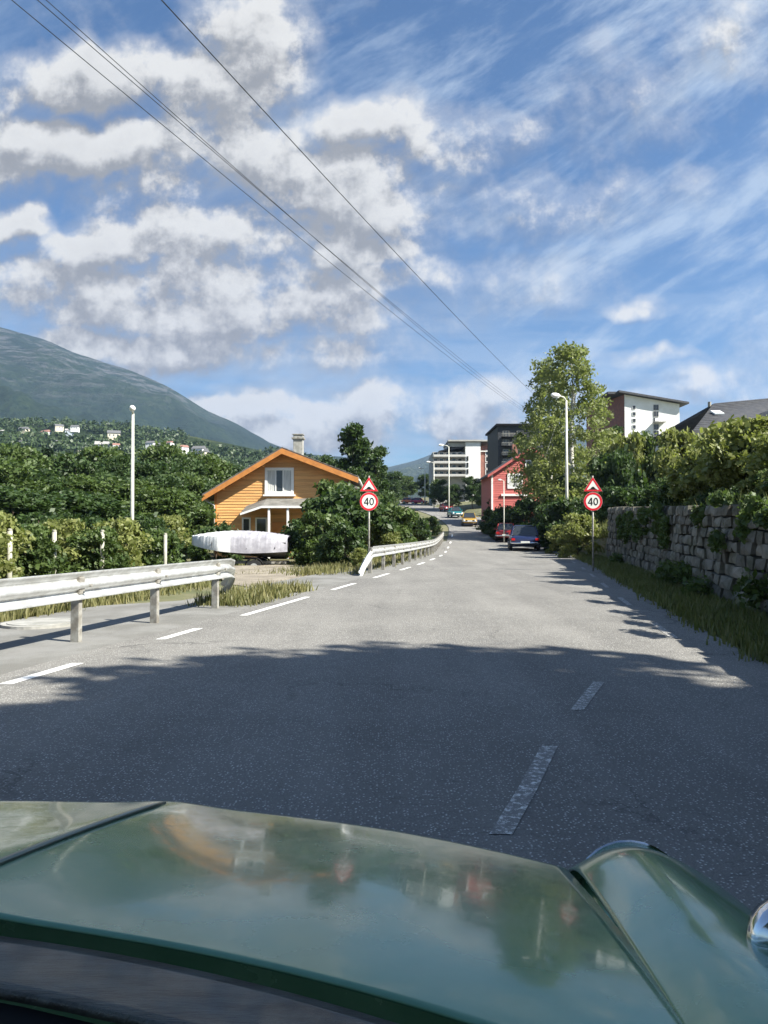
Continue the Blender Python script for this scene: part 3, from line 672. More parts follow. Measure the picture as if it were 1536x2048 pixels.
mb = MB(); c_ = at(112, 1243, 10.4); mb.disc((0, 0, 0), (0, 0, 1), .52, .05, 32); mb.tube([(0, 0, .02), (0, 0, .035)], .44, 28)
mh = tag(mb.build('manhole_cover', M['concrete']), 'round concrete manhole cover in the pavement beside the near rail post', 'manhole'); mh.location = (c_.x - .2, 10.4, .0)

# ---------------------------------------------------------------- lamps, wires, fence posts
def lamp(px, top_py, d, base_z, label, arm, r=.07, head=.5, group='street lamps'):
    x = (px - 768) / F * d; h = topz(top_py, d) - base_z
    root = empty('street_lamp', (x, d, base_z), label, 'street lamp', group)
    mb = MB(); mb.tube([(0, 0, -.2), (0, 0, h * .45), (0, 0, h)], [r * 1.15, r, r * .7], 12); mb.build('pole', M['pale_pole'], root, smooth=True)
    a = Vector(arm); tip = Vector((a.x, a.y, h + a.z))
    mb = MB(); mb.tube([(0, 0, h - .05), (a.x * .3, a.y * .3, h + a.z * .7), tip], [r * .6, r * .5, r * .5], 8); mb.build('arm', M['pale_pole'], root, smooth=True)
    t = Vector((a.x, a.y, 0)).normalized(); mb = MB(); ang = math.atan2(t.y, t.x)
    pts = [tip + t * (head * k) for k in (-.2, 0, .35, .7, .9)]; mb.tube(pts, [r * .6, r * 1.3, r * 1.7, r * 1.5, r * .6], 10)
    hd = mb.build('lamp_head', M['white'], root, smooth=True)
    mb = MB(); mb.tube([p - Vector((0, 0, r * 1.1)) for p in pts[1:4]], [r * .7, r * .9, r * .7], 8); mb.build('lens', M['lamp_glass'], hd, smooth=True)
lamp(264, 826, 30, -.1, 'tall pale street lamp standing in the left shrubs behind the rail', (.1, -.35, .12), .075, .4)
lamp(1134, 800, 46, .1, 'tall street lamp beside the birches with its arm reaching left over the road', (-.55, -.3, .25), .09, .65)
lamp(898, 893, 105, 3.4, 'far street lamp in front of the apartment balconies', (-.9, -.3, .2), .09, .7)
lamp(868, 926, 135, 5.2, 'smaller far street lamp left of the apartment block', (-.8, -.2, .2), .09, .7)
lamp(850, 938, 165, 7.2, 'tiniest far street lamp above the far bend', (-.8, -.2, .2), .1, .7)
lamp(1008, 962, 58, .5, 'short garden lamp at the left corner of the red house', (-.25, 0, .1), .04, .25)
# power lines: from a pole behind the camera to one hidden by the birches
PE = at(1150, 868, 112)
upole = empty('utility_pole', (PE.x, PE.y, ground_z(PE.x, PE.y)), 'wooden utility pole half hidden behind the birches, carrying the overhead wires', 'utility pole')
zz = PE.z - upole.location.z
mb = MB(); mb.tube([(0, 0, -.5), (0, 0, zz + .4)], [.16, .11], 10); mb.build('pole', M['fence_wood'], upole, smooth=True)
mb = MB(); mb.box((0, 0, zz - .1), (2.2, .12, .14)); mb.build('crossarm', M['fence_wood'], upole)
def wire(pts_px, label, r, endoff):
    # fit a sagging line in a vertical plane: near top point at pts_px[0], far end on the pole
    near = at(pts_px[0], pts_px[1], pts_px[2]); far = PE + Vector(endoff); pts = []
    ext = near - (far - near) * .06
    for i in range(61):
        t = i / 60; p = ext.lerp(far, t); p.z -= pts_px[3] * 4 * t * (1 - t); pts.append(p)
    mb = MB(); mb.tube(pts, r, 5); tag(mb.build('power_line', M['wire'], smooth=True), label, 'power line', 'overhead wires crossing the sky')
wire((70, 5, 11, 1.2), 'overhead wire leftmost of the crossing bundle in the sky', .007, (-1.0, 0, 0))
wire((118, 5, 11.5, 1.2), 'overhead wire second from the left in the sky', .007, (-.6, 0, .2))
wire((150, 12, 12.5, 1.6), 'overhead wire third from the left, closest below the second', .007, (-.2, 0, 0))
wire((352, 3, 12, 1.1), 'overhead wire furthest right, apart from the other three', .010, (1.0, 0, .5))

for i, (px, d, t) in enumerate([(109, 17, 1062), (205, 18.5, 1062), (331, 22, 1068), (20, 15, 1060)]):
    p = gpt(px, d); h = topz(t, d) - p.z
    mb = MB(); mb.tube([(0, 0, -.3), (0, 0, h)], [.055, .05], 10); mb.tube([(0, 0, h), (0, 0, h + .03)], [.06, .03], 10)
    o = mb.build('fence_post', M['post_grey'], smooth=True); o.location = p
    tag(o, ['pale round fence post left of the second one, tallest in the shrubs', 'pale round fence post left of the street lamp', 'pale round fence post right of the street lamp', 'pale round fence post nearest the left picture edge', 'pale fence post below the covered boat bow', 'pale fence post below the middle of the covered boat'][i], 'fence post', 'fence posts in the left shrubs')
# low picket fence past the driveway
for (pa, pb, label) in [((600, 1096, 31), (726, 1082, 40), 'low weathered picket fence between the covered boat and the second rail')]:
    A = at(*pa); B = at(*pb); A.z = ground_z(A.x, A.y); B.z = ground_z(B.x, B.y)
    root = empty('picket_fence', A, label, 'fence'); n = 46; mb = MB(); D = B - A
    for k in range(n):
        p = D * (k / n); mb.box((p.x, p.y, p.z + .5), (.08, .02, 1.0 + rnd.uniform(-.03, .03)), rz=math.atan2(D.y, D.x))
    mb.build('pickets', M['fence_wood'], root)
    for z in (.25, .8):
        q = MB(); q.tube([Vector((0, .03, z)), Vector((D.x, D.y + .03, D.z + z))], .03, 4); q.build('fence_rail', M['fence_wood'], root)

# ---------------------------------------------------------------- road signs
def sign(px, d, lab, tilt):
    p = at(px, 1003, d); zb = Rz(d) - .05; x = p.x
    root = empty('road_sign', (x, d, zb), lab, 'road sign', 'speed limit signs flanking the road', rz=tilt); z0 = p.z - zb
    mb = MB(); mb.tube([(0, .04, -.3), (0, .04, z0 + .84)], .03, 12); mb.build('pole', M['galv_post'], root, smooth=True)
    # round plate
    mb = MB(); mb.disc((0, 0, z0), (0, 1, 0), .30, .012, 48); rp = mb.build('round_plate', M['sign_white'], root)
    def ring(r0, r1, y, name, m_, par, seg=56):
        q = MB(); vs = []; fs = []
        for k in range(seg):
            a = 2 * math.pi * k / seg
            for r in (r0, r1):
                vs.append((r * math.cos(a), y, z0 + r * math.sin(a)))
        for k in range(seg): k2 = (k + 1) % seg; fs.append((2 * k, 2 * k + 1, 2 * k2 + 1, 2 * k2))
        q.add(vs, fs); return q.build(name, m_, par)
    ring(.228, .295, -.009, 'red_ring', M['red_sign'], rp)
    # numeral 40
    q = MB(); y = -.010
    def poly(pts): q.add([(a, y, z0 + b) for a, b in pts], [tuple(range(len(pts)))])
    q.quad((-.165, y, z0 - .07), (-.165, y, z0 - .035), (-.012, y, z0 - .035), (-.012, y, z0 - .07))
    y = -.0105; q.quad((-.068, y, z0 - .125), (-.068, y, z0 + .125), (-.030, y, z0 + .125), (-.030, y, z0 - .125))
    y = -.011; q.quad((-.165, y, z0 - .045), (-.128, y, z0 - .045), (-.03, y, z0 + .125), (-.068, y, z0 + .125))
    n = 28; vs = []; fs = []
    for k in range(n):
        a = 2 * math.pi * k / n
        for (rx, rz) in ((.040, .088), (.074, .125)): vs.append((.088 + rx * math.cos(a), -.0105, z0 + rz * math.sin(a)))
    for k in range(n): k2 = (k + 1) % n; fs.append((2 * k, 2 * k + 1, 2 * k2 + 1, 2 * k2))
    q.add(vs, fs); q.build('numeral_forty', M['sign_black'], rp)
    # warning triangle with a road hump
    zc = z0 + .33; H_ = .47; Wd = .30
    tri = lambda s, yy, c=(0, zc + H_ / 3): [(c[0] - Wd * s, yy, c[1] - H_ / 3 * s), (c[0] + Wd * s, yy, c[1] - H_ / 3 * s), (c[0], yy, c[1] + H_ * 2 / 3 * s)]
    mb = MB(); a, b = tri(1, -.006), tri(1, .006); mb.add(a + b, [(0, 1, 2), (5, 4, 3), (0, 3, 4, 1), (1, 4, 5, 2), (2, 5, 3, 0)]); tp = mb.build('triangle_plate', M['sign_white'], root)
    mb = MB(); o_, i_ = tri(.98, -.009), tri(.66, -.009); mb.add(o_ + i_, [(0, 1, 4, 3), (1, 2, 5, 4), (2, 0, 3, 5)]); mb.build('red_border', M['red_sign'], tp)
    mb = MB(); zb_ = zc + .06; pts = [(-.13, zb_), (.13, zb_), (.13, zb_ + .018)] + [(.10 - .2 * k / 12, zb_ + .018 + .075 * math.sin(math.pi * k / 12) ** 1.3) for k in range(13)] + [(-.13, zb_ + .018)]
    mb.add([(a, -.010, b) for a, b in pts], [tuple(range(len(pts)))]); mb.build('hump_symbol', M['sign_black'], tp)
sign(738, 24, 'left road sign: red hump triangle over a round 40 limit, by the dark tree', .03)
sign(1186, 24, 'right road sign: red hump triangle over a round 40 limit, by the wall', -.05)

# ---------------------------------------------------------------- buildings
def clap(mb, zl, zh, xl, xr, y, h=.16, out=.022):
    """lapped boards; xl/xr are functions of z"""
    z = zl
    while z < zh - .01:
        z2 = min(z + h, zh)
        a, b, c, d = xl(z), xr(z), xr(z2), xl(z2)
        if b - a > .05:
            mb.add([(a, y - out, z), (b, y - out, z), (c, y - .002, z2), (d, y - .002, z2), (a, y, z), (b, y, z)], [(0, 1, 2, 3), (4, 5, 1, 0)])
        z = z2
def windowp(root, x, y, z, w, h, frame, name='window', curtain=False, tw=.09, bars=1, inset=.0):
    f = MB()
    for (cx, cz, sx, sz_) in ((0, h / 2 + tw / 2, w + 2 * tw, tw), (0, -h / 2 - tw / 2, w + 2 * tw, tw), (-w / 2 - tw / 2, 0, tw, h), (w / 2 + tw / 2, 0, tw, h)):
        f.box((x + cx, y - .03, z + cz), (sx, .08, sz_))
    for b in range(bars): f.box((x - w / 2 + w * (b + 1) / (bars + 1), y - .025, z), (.045, .06, h))
    o = f.build(name, frame, root); g_ = MB(); g_.box((x, y - .012, z), (w, .012, h)); g_.build('pane', M['glass'], o)
    if curtain:
        c = MB(); 
        for s_ in (-1, 1):
            n = 8
            for k in range(n):
                xa = x + s_ * (w / 2 - .02) - s_ * (w * .36) * k / n; xb = x + s_ * (w / 2 - .02) - s_ * (w * .36) * (k + 1) / n
                ya = y - .022 - (.006 if k % 2 else 0); yb = y - .022 - (0 if k % 2 else .006)
                c.quad((xa, ya, z - h / 2), (xb, yb, z - h / 2), (xb, yb, z + h / 2), (xa, ya, z + h / 2))
        c.build('curtain', M['curtain'], o)
    return o

def orange_house():
    d = 45; L_ = at(420, 990, d); A = at(567, 897, d); Rr = at(706, 954, d); zb = -.3
    cx = A.x; root = empty('wooden_house', (cx, d, 0), 'orange timber house with a wide gable facing the road and a grey chimney', 'house')
    ax, az = 0, A.z - .28; lx, lz = L_.x - cx + .35, L_.z + .1; rx, rz = Rr.x - cx - .3, Rr.z - .05
    sl = (az - lz) / (ax - lx); sr = (az - rz) / (ax - rx)
    xl = lambda z: lx if z <= lz else ax + (z - az) / sl; xr = lambda z: rx if z <= rz else ax + (z - az) / sr
    mb = MB(); clap(mb, zb, az, xl, xr, 0, .17, .028)
    mb.prism([(lx, zb), (rx, zb), (rx, rz), (ax, az), (lx, lz)], .03, 9.0)
    mb.build('wall', M['wood_orange'], root)
    for s_, x in ((0, lx), (0, rx)):
        q = MB(); q.box((x, -.03, (zb + (lz if x == lx else rz)) / 2), (.14, .10, (lz if x == lx else rz) - zb - .05)); q.build('corner_board', M['orange_trim'], root)
    # roof slabs with overhang; front verge shows orange boards
    def slab(x0, z0, x1, z1, th, y0, y1, name, m_, drop=0):
        q = MB(); q.prism([(x0, z0 - drop), (x1, z1 - drop), (x1, z1 + th - drop), (x0, z0 + th - drop)], y0, y1); return q.build(name, m_, root)
    ex = .65
    l2 = (lx - ex, lz - ex * sl); r2 = (rx + ex, rz + ex * sr)
    roofL = slab(l2[0], l2[1] + .06, ax, az + .06, .2, -.72, 9.6, 'roof', M['grey_roof']); roofR = slab(r2[0], r2[1] + .06, ax, az + .06, .2, -.72, 9.6, 'roof', M['grey_roof'])
    for (p, nm) in ((l2, 'verge_board'), (r2, 'verge_board')):
        q = MB(); q.prism([(p[0], p[1] - .12), (ax, az - .12), (ax, az + .20), (p[0], p[1] + .20)], -.79, -.73); q.build(nm, M['orange_trim'], root)
        q = MB(); q.prism([(p[0], p[1] + .02), (ax, az + .02), (ax, az + .055), (p[0], p[1] + .055)], -.70, .0); q.build('soffit', M['orange_trim'], root)
        n = 4
        for k in range(1, n):
            t = k / n; x = p[0] + (ax - p[0]) * t; z = p[1] + (az - p[1]) * t; q = MB(); q.box((x, -.35, z - .05), (.11, .66, .14)); q.build('purlin_end', M['wood_orange'], root)
    # roof tiles as courses
    for roof, p in ((roofL, l2), (roofR, r2)):
        q = MB(); n = 12
        for k in range(n):
            t0, t1 = k / n, (k + 1) / n; x0, z0 = p[0] + (ax - p[0]) * t0, p[1] + (az - p[1]) * t0; x1, z1 = p[0] + (ax - p[0]) * t1, p[1] + (az - p[1]) * t1
            q.prism([(x0, z0 + .27), (x1, z1 + .27), (x1, z1 + .285), (x0, z0 + .32)], -.74, 9.6)
        q.build('tiles', M['grey_roof'], roof)
    # long lean-to eave on the right
    q = MB(); q.prism([(rx - .2, rz - .35), (rx + 1.1, rz - .95), (rx + 1.1, rz - .8), (rx - .2, rz - .2)], -.5, 7); q.build('side_roof', M['grey_roof'], root)
    q = MB(); q.tube([(r2[0] + .06, -.7, r2[1] + .05), (r2[0] + .06, 9, r2[1] + .05)], .07, 8); q.build('gutter', M['white'], root, smooth=True)
    q = MB(); q.tube([(l2[0] - .05, -.7, l2[1] + .04), (l2[0] - .05, 9, l2[1] + .04)], .07, 8); q.build('gutter', M['galv'], root, smooth=True)
    q = MB(); q.tube([(l2[0], -.45, l2[1]), (lx - .06, -.10, l2[1] - .35), (lx - .06, -.10, zb)], .045, 8); q.build('downpipe', M['galv'], root, smooth=True)
    wx = (at(559, 960, d).x - cx); wz = at(559, 962, d).z
    windowp(root, wx, -.03, wz, 1.42, 1.28, M['white'], curtain=True, tw=.17, bars=2)
    q = MB(); q.box((wx, -.12, wz - .88), (1.95, .16, .10)); q.build('window_ledge', M['white'], root)
    # porch and lower door / window
    px0 = at(500, 1024, d - 1.6).x - cx; px1 = at(640, 1012, d - 1.6).x - cx; pz = at(545, 1013, d - 1.6).z
    q = MB(); q.add([(px0 - .5, -2.0, pz - .42), (px0 + .75, -2.0, pz), (px1, -2.0, pz), (px1, 0, pz + .55), (px0 + .75, 0, pz + .55), (px0 - .5, 0, pz + .1),
                     (px0 - .5, -2.0, pz - .50), (px0 + .75, -2.0, pz - .10), (px1, -2.0, pz - .10), (px1, 0, pz + .45), (px0 + .75, 0, pz + .45), (px0 - .5, 0, pz)],
                    [(0, 1, 4, 5), (1, 2, 3, 4), (6, 11, 10, 7), (7, 10, 9, 8), (0, 6, 7, 1), (1, 7, 8, 2), (2, 8, 9, 3), (5, 11, 6, 0)])
    pr = q.build('porch_roof', M['grey_roof'], root)
    q = MB(); q.add([(px0 - .5, -2.03, pz - .40), (px0 + .75, -2.03, pz + .03), (px1, -2.03, pz + .03), (px1, -2.03, pz - .10), (px0 + .75, -2.03, pz - .10), (px0 - .5, -2.03, pz - .52)], [(0, 1, 4, 5), (1, 2, 3, 4)]); q.build('fascia', M['white'], pr)
    for k in (.1, .55, .97):
        q = MB(); x = px0 + .75 * (k < .2) + (px1 - px0) * k; q.box((x, -1.9, (pz - .1 + zb) / 2), (.12, .12, pz - .1 - zb)); q.build('porch_post', M['white'], root)
    windowp(root, at(523, 1052, d).x - cx, -.03, at(523, 1052, d).z, .55, .85, M['white'], bars=0)
    windowp(root, at(493, 1052, d).x - cx, -.03, at(493, 1052, d).z, .35, .85, M['white'], bars=0)
    q = MB(); q.box((at(560, 1060, d).x - cx, -.05, .85), (.95, .06, 2.0)); q.build('door', M['orange_trim'], root)
    # annex wall left, lower eave line
    # chimney
    c = at(597, 890, d + 3); ch = MB(); ch.box((c.x - cx, 3, (c.z + 5.0) / 2 + .1), (.62, .62, c.z - 5.0 + 1.2)); cho = ch.build('chimney', M['concrete'], root, bevel=.02)
    q = MB(); q.box((c.x - cx, 3, c.z + .42), (.80, .80, .10)); q.box((c.x - cx, 3, c.z + .66), (.72, .72, .05))
    for sx in (-.28, .28):
        for sy in (-.28, .28): q.box((c.x - cx + sx, 3 + sy, c.z + .55), (.05, .05, .2))
    q.build('chimney_cap', M['galv_post'], cho)
orange_house()

def red_house():
    d = 82; A = at(1060, 898, d); L_ = at(984, 948, d); root = empty('wooden_house', (A.x, d, 2.0), 'red timber house with its gable half hidden behind the birches', 'house')
    zo = 2.0; az = A.z - zo; lx, lz = L_.x - A.x, L_.z - zo; rx = -lx; s = (az - lz) / (-lx)
    xl = lambda z: lx if z <= lz else (z - az) / s; xr = lambda z: -xl(z)
    mb = MB(); clap(mb, 0, az, xl, xr, 0, .2, .03); mb.prism([(lx, 0), (rx, 0), (rx, lz), (0, az), (lx, lz)], .03, 9); mb.build('wall', M['wood_red'], root)
    for sg in (-1, 1):
        e = (sg * (abs(lx) + .55), lz - .55 * s); q = MB(); q.prism([(e[0], e[1] + .05), (0, az + .05), (0, az + .25), (e[0], e[1] + .25)], -.55, 9.5); q.build('roof', M['dark_roof'], root)
        q = MB(); q.prism([(e[0], e[1] - .08), (0, az - .08), (0, az + .2), (e[0], e[1] + .2)], -.62, -.56); q.build('verge_board', M['wood_red'], root)
        q = MB(); q.box((sg * abs(lx), -.04, lz / 2), (.18, .12, lz)); q.build('corner_board', M['white'], root)
    windowp(root, at(1030, 965, d).x - A.x, -.03, at(1030, 962, d).z - zo, 1.3, 1.3, M['white'], curtain=True, tw=.2)
    windowp(root, at(1062, 935, d).x - A.x, -.03, at(1062, 932, d).z - zo, 1.0, 1.0, M['white'], tw=.16)
    q = MB(); q.box(((at(1040, 990, d).x - A.x), -.12, at(1040, 990, d).z - zo), (4.2, .14, .22)); q.build('string_board', M['white'], root)
    q = MB(); q.box((-1.0, 4, az + .3), (.6, .6, 1.3)); q.build('chimney', M['brick'], root)
red_house()

def block(root, x0, x1, y0, y1, z0, z1, name, m_, bevel=0):
    q = MB(); q.box(((x0 + x1) / 2, (y0 + y1) / 2, (z0 + z1) / 2), (x1 - x0, y1 - y0, z1 - z0)); return q.build(name, m_, root, bevel=bevel)
def apartments():
    d = 150; z0 = 5.0; A = at(930, 960, d); root = empty('apartment_block', (A.x, d, z0), 'white apartment block with a bright stair tower, shade-grey balconies and a red-brown right wing', 'apartment block')
    X = lambda px: at(px, 900, d).x - A.x; Z = lambda py: at(900, py, d).z - z0
    # balcony front steps back to the left; its shade is put into the grey
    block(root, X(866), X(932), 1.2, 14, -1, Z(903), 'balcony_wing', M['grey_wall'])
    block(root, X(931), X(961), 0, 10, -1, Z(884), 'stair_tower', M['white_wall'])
    block(root, X(961), X(992), .6, 12, -1, Z(891), 'side_wing', M['brick'])
    r1 = MB(); r1.add([(X(878), .4, Z(901)), (X(930), .4, Z(890)), (X(930), 12, Z(890)), (X(878), 12, Z(901)), (X(878), .4, Z(903)), (X(930), .4, Z(893)), (X(930), 12, Z(893)), (X(878), 12, Z(903))], [(0, 1, 2, 3), (7, 6, 5, 4), (0, 4, 5, 1), (1, 5, 6, 2), (2, 6, 7, 3), (3, 7, 4, 0)]); r1.build('pitched_roof', M['dark_roof'], root)
    block(root, X(896), X(994), -.5, 12.5, Z(883), Z(880), 'roof_slab', M['grey_wall'])
    block(root, X(897), X(932), .3, 12, Z(893), Z(884.5), 'penthouse', M['grey_wall'])
    block(root, X(962), X(991), .3, .59, Z(903), Z(901), 'balcony_slab', M['white'])
    for j, py in enumerate((908, 921, 934, 947)):
        for px in (872, 884, 897, 909, 921):
            windowp(root, X(px), 1.18, Z(py), .75, .95, M['white'], tw=.05, bars=0)
        b = block(root, X(867), X(931), -.25, 1.18, Z(py + 6.2), Z(py + 5.2), 'balcony', M['grey_wall'])
        block(b, X(867), X(931), -.27, -.22, Z(py + 5), Z(py + 1.3), 'parapet', mat('balcony_panel', (.50, .49, .46), .7))
        windowp(root, X(976), .58, Z(py - 3), .7, .9, M['white'], tw=.12, bars=0)
        windowp(root, X(985), .58, Z(py - 3), .45, .9, M['white'], tw=.08, bars=0)
        if j: windowp(root, X(935), -.02, Z(py - 4), .35, .9, M['galv_post'], tw=.03, bars=0)
apartments()
def black_building():
    d = 118; z0 = 5; A = at(1050, 960, d); root = empty('apartment_block', (A.x, d, z0), 'dark flat-roofed building with balcony rails between the apartments and the birches', 'apartment block')
    X = lambda px: at(px, 900, d).x - A.x; Z = lambda py: at(900, py, d).z - z0
    block(root, X(996), X(1122), 0, 12, -2, Z(852), 'wall', M['black_clad'])
    block(root, X(992), X(1126), -.5, 12.5, Z(851.8), Z(848), 'roof', M['black'])
    for py in (868, 886, 905, 924):
        for px in (1012, 1040, 1068, 1096):
            windowp(root, X(px), -.03, Z(py), .9, .95, M['galv_post'], tw=.06)
        b = block(root, X(1002), X(1030), -1.0, -.03, Z(py + 7.4), Z(py + 6.4), 'balcony', M['black'])
        q = MB(); 
        for k in range(12): q.box((X(1002) + (X(1030) - X(1002)) * k / 11, -.97, Z(py + 3.5)), (.03, .03, Z(py + .5) - Z(py + 6.4)))
        q.box(((X(1002) + X(1030)) / 2, -.97, Z(py + .4)), (X(1030) - X(1002) + .05, .05, .05)); q.build('railing', M['galv_post'], b)
black_building()
def tower():
    d = 125; z0 = 9.0; A = at(1249, 800, d); root = empty('tower_block', (A.x, d, z0), 'tall white apartment tower with a sloping roof and a brown side wall, above the bank', 'tower block')
    X = lambda px: at(px, 830, d).x - A.x; Z = lambda py: at(1300, py, d).z - z0
    x0, x1 = 0, X(1359); zl, zr = Z(789), Z(808)
    q = MB(); q.prism([(x0, -2), (x1, -2), (x1, zr), (x0, zl)], 0, 14); q.build('front_wall', M['white_wall'], root)
    # the side wall, turned to the left
    q = MB(); dx = X(1218); q.add([(x0 - .03, .02, -2), (dx, 14, -2), (dx, 14, zl), (x0 - .03, .02, zl), (x0 - .03, 14, -2), (x0 - .03, 14, zl)], [(0, 1, 2, 3), (0, 4, 1), (3, 2, 5), (1, 4, 5, 2)]); q.build('side_wall', M['brick'], root)
    q = MB(); q.prism([(x0 - 1.2, zl + .25), (x1 + 1.3, zr - .1), (x1 + 1.3, zr + .22), (x0 - 1.2, zl + .58)], -.9, 15); q.build('roof', M['dark_roof'], root)
    q = MB(); q.prism([(X(1216), zl + .1), (x0 - 1.2, zl + .1), (x0 - 1.2, zl + .5), (X(1216), zl + .5)], 0, 15); q.build('side_roof', M['dark_roof'], root)
    for py in (815, 828, 841, 854, 867, 878):
        windowp(root, X(1312), -.02, Z(py), .78, .85, M['galv_post'], tw=.04, bars=1)
        windowp(root, X(1268), -.02, Z(py), .5, .6, M['white'], tw=.04, bars=0)
    b = block(root, X(1306), X(1328), -1.0, -.03, Z(846), Z(844.5), 'balcony', M['concrete'])
    block(b, X(1306), X(1328), -1.0, -.95, Z(844), Z(838), 'parapet', M['white_wall'])
tower()
def dark_roof_house():
    d = 46; z0 = 3.4; A = at(1376, 868, d); root = empty('house', (A.x, d, z0), 'house with a big black tiled roof and white gable at the right picture edge', 'house')
    X = lambda px: at(px, 830, d).x - A.x; Z = lambda py: at(1450, py, d).z - z0
    # roof plane facing the camera, ridge rising to the right
    v = [Vector((X(1372), -1.0, Z(872))), Vector((X(1640), -1.0, Z(862))), Vector((X(1640) + .6, 5, Z(770))), Vector((X(1500), 5, Z(785)))]
    q = MB(); up_ = Vector((0, 0, .18)); q.add(v + [p + up_ for p in v], [(3, 2, 1, 0), (4, 5, 6, 7), (0, 1, 5, 4), (1, 2, 6, 5), (2, 3, 7, 6), (3, 0, 4, 7)]); rf = q.build('roof', M['dark_roof'], root)
    q = MB(); n = 16
    for k in range(n):
        t0, t1 = k / n, (k + 1) / n; a, b = v[0].lerp(v[3], t0), v[1].lerp(v[2], t0); c, e = v[1].lerp(v[2], t1), v[0].lerp(v[3], t1)
        q.add([a + up_ * 1.35, b + up_ * 1.35, c + up_ * 1.05, e + up_ * 1.05, a + up_, b + up_], [(0, 1, 2, 3), (4, 5, 1, 0)])
    q.build('tiles', M['dark_roof'], rf)
    v2 = [Vector((X(1372), 11, Z(872))), Vector((X(1640), 11, Z(862))), v[2], v[3]]
    q = MB(); q.add(v2 + [p + up_ for p in v2], [(0, 1, 2, 3), (7, 6, 5, 4), (0, 4, 5, 1), (3, 7, 4, 0)]); q.build('roof', M['dark_roof'], root)
    block(root, X(1392), X(1640), -.3, 10.4, -1, Z(868), 'wall', M['white_wall'])
    # white dormer gable at the right
    x0, x1 = X(1500), X(1600); q = MB(); q.prism([(x0, Z(866)), (x1, Z(866)), (x1, Z(850)), ((x0 + x1) / 2, Z(822)), (x0, Z(852))], -1.3, 3); dm = q.build('dormer', M['white_wall'], root)
    for (xa, xb) in ((x0 - .3, (x0 + x1) / 2), (x1 + .3, (x0 + x1) / 2)):
        q = MB(); q.prism([(xa, Z(856)), (xb, Z(821)), (xb, Z(817)), (xa, Z(852))], -1.6, 3.5); q.build('dormer_roof', M['dark_roof'], dm)
    windowp(dm, X(1530), -1.3, Z(852), .8, .55, M['galv_post'], tw=.06)
    c = v[0].lerp(v[3], .55).lerp(v[1].lerp(v[2], .55), .12); q = MB(); q.box((c.x, c.y - .05, c.z + .28), (.62, .75, .1), rx=.42); q.build('skylight', M['lamp_glass'], rf)
    q = MB(); q.tube([(X(1490), 5, Z(786)), (X(1490), 5, Z(776))], .12, 8); q.build('flue', M['galv_post'], root)
dark_roof_house()
# hamlet on the far slope
hm = [(10, 868, 15, 3), (28, 880, 14, 1), (48, 860, 13, 2), (64, 879, 17, 0), (92, 866, 13, 1), (118, 854, 12, 2), (36, 893, 20, 0), (8, 896, 18, 1), (80, 898, 18, 2), (106, 886, 13, 0), (150, 855, 11, 0), (139, 863, 12, 3),
      (168, 902, 16, 2), (190, 912, 16, 0), (212, 918, 13, 1), (228, 871, 18, 2), (206, 896, 22, 3), (232, 892, 12, 1), (302, 888, 13, 0), (326, 899, 22, 2), (352, 905, 16, 0), (366, 897, 14, 1), (398, 902, 18, 0), (402, 909, 20, 2), (340, 886, 10, 1)]
hroof = [mat('roof_a', (.12, .12, .12), .8), mat('roof_b', (.25, .13, .10), .8), mat('roof_c', (.30, .29, .27), .8)]
protos = []
for (wm, rm) in ((M['white_wall'], hroof[0]), (M['white_wall'], hroof[1]), (mat('cream_wall', (.62, .56, .42), .8), hroof[0]), (mat('grey_blue_wall', (.36, .40, .44), .8), hroof[2])):
    r0 = empty('hillside_house', (0, 0, 0), 'x', 'house', 'houses of the hamlet on the wooded slope')
    q = MB(); q.prism([(-5, -4), (5, -4), (5, 3.6), (-5, 3.6)], -4, 4); q.build('wall', wm, r0)
    q = MB(); q.add([(-5.5, -4.6, 3.4), (5.5, -4.6, 3.4), (5.5, 4.6, 3.4), (-5.5, 4.6, 3.4), (-5.5, 0, 6.2), (5.5, 0, 6.2)], [(0, 1, 5, 4), (2, 3, 4, 5), (0, 4, 3), (1, 2, 5), (3, 2, 1, 0)]); q.build('roof', rm, r0)
    for x in (-3.2, 0, 3.2): windowp(r0, x, -4.0, 1.6, 1.2, 1.3, M['white'], bars=0, tw=.12)
    protos.append([r0, 0])
cnames = ['white house with a dark roof', 'white house with a reddish roof', 'cream house with a dark roof', 'grey-blue house with a pale roof']
bpy.context.view_layer.update()
for i, (px, py, w, k) in enumerate(hm):
    p0 = protos[k]; o = p0[0] if not p0[1] else copy_tree(p0[0]); p0[1] = 1
    D = 430 if py > 885 else 520
    s = 1.35 * w / F * D / 10.5; p = at(px, py + 4, D); o.location = p; o.scale = (s, s, s); o.rotation_euler = (0, 0, rnd.choice([-.5, .3, .1, -.2, .6]))
    hz = 'top row' if py < 872 else 'middle row' if py < 892 else 'bottom row'
    o['label'] = f'{ORD[i % 21]} {cnames[k]}, hamlet {hz}, ' + ('by the edge' if px < 40 else 'far left' if px < 125 else 'left of centre' if px < 180 else 'left of the lamp' if px < 250 else 'right of the lamp' if px < 330 else 'near the orange house')
# ground pads so far houses sit in the wood: handled by walls running 4 m down

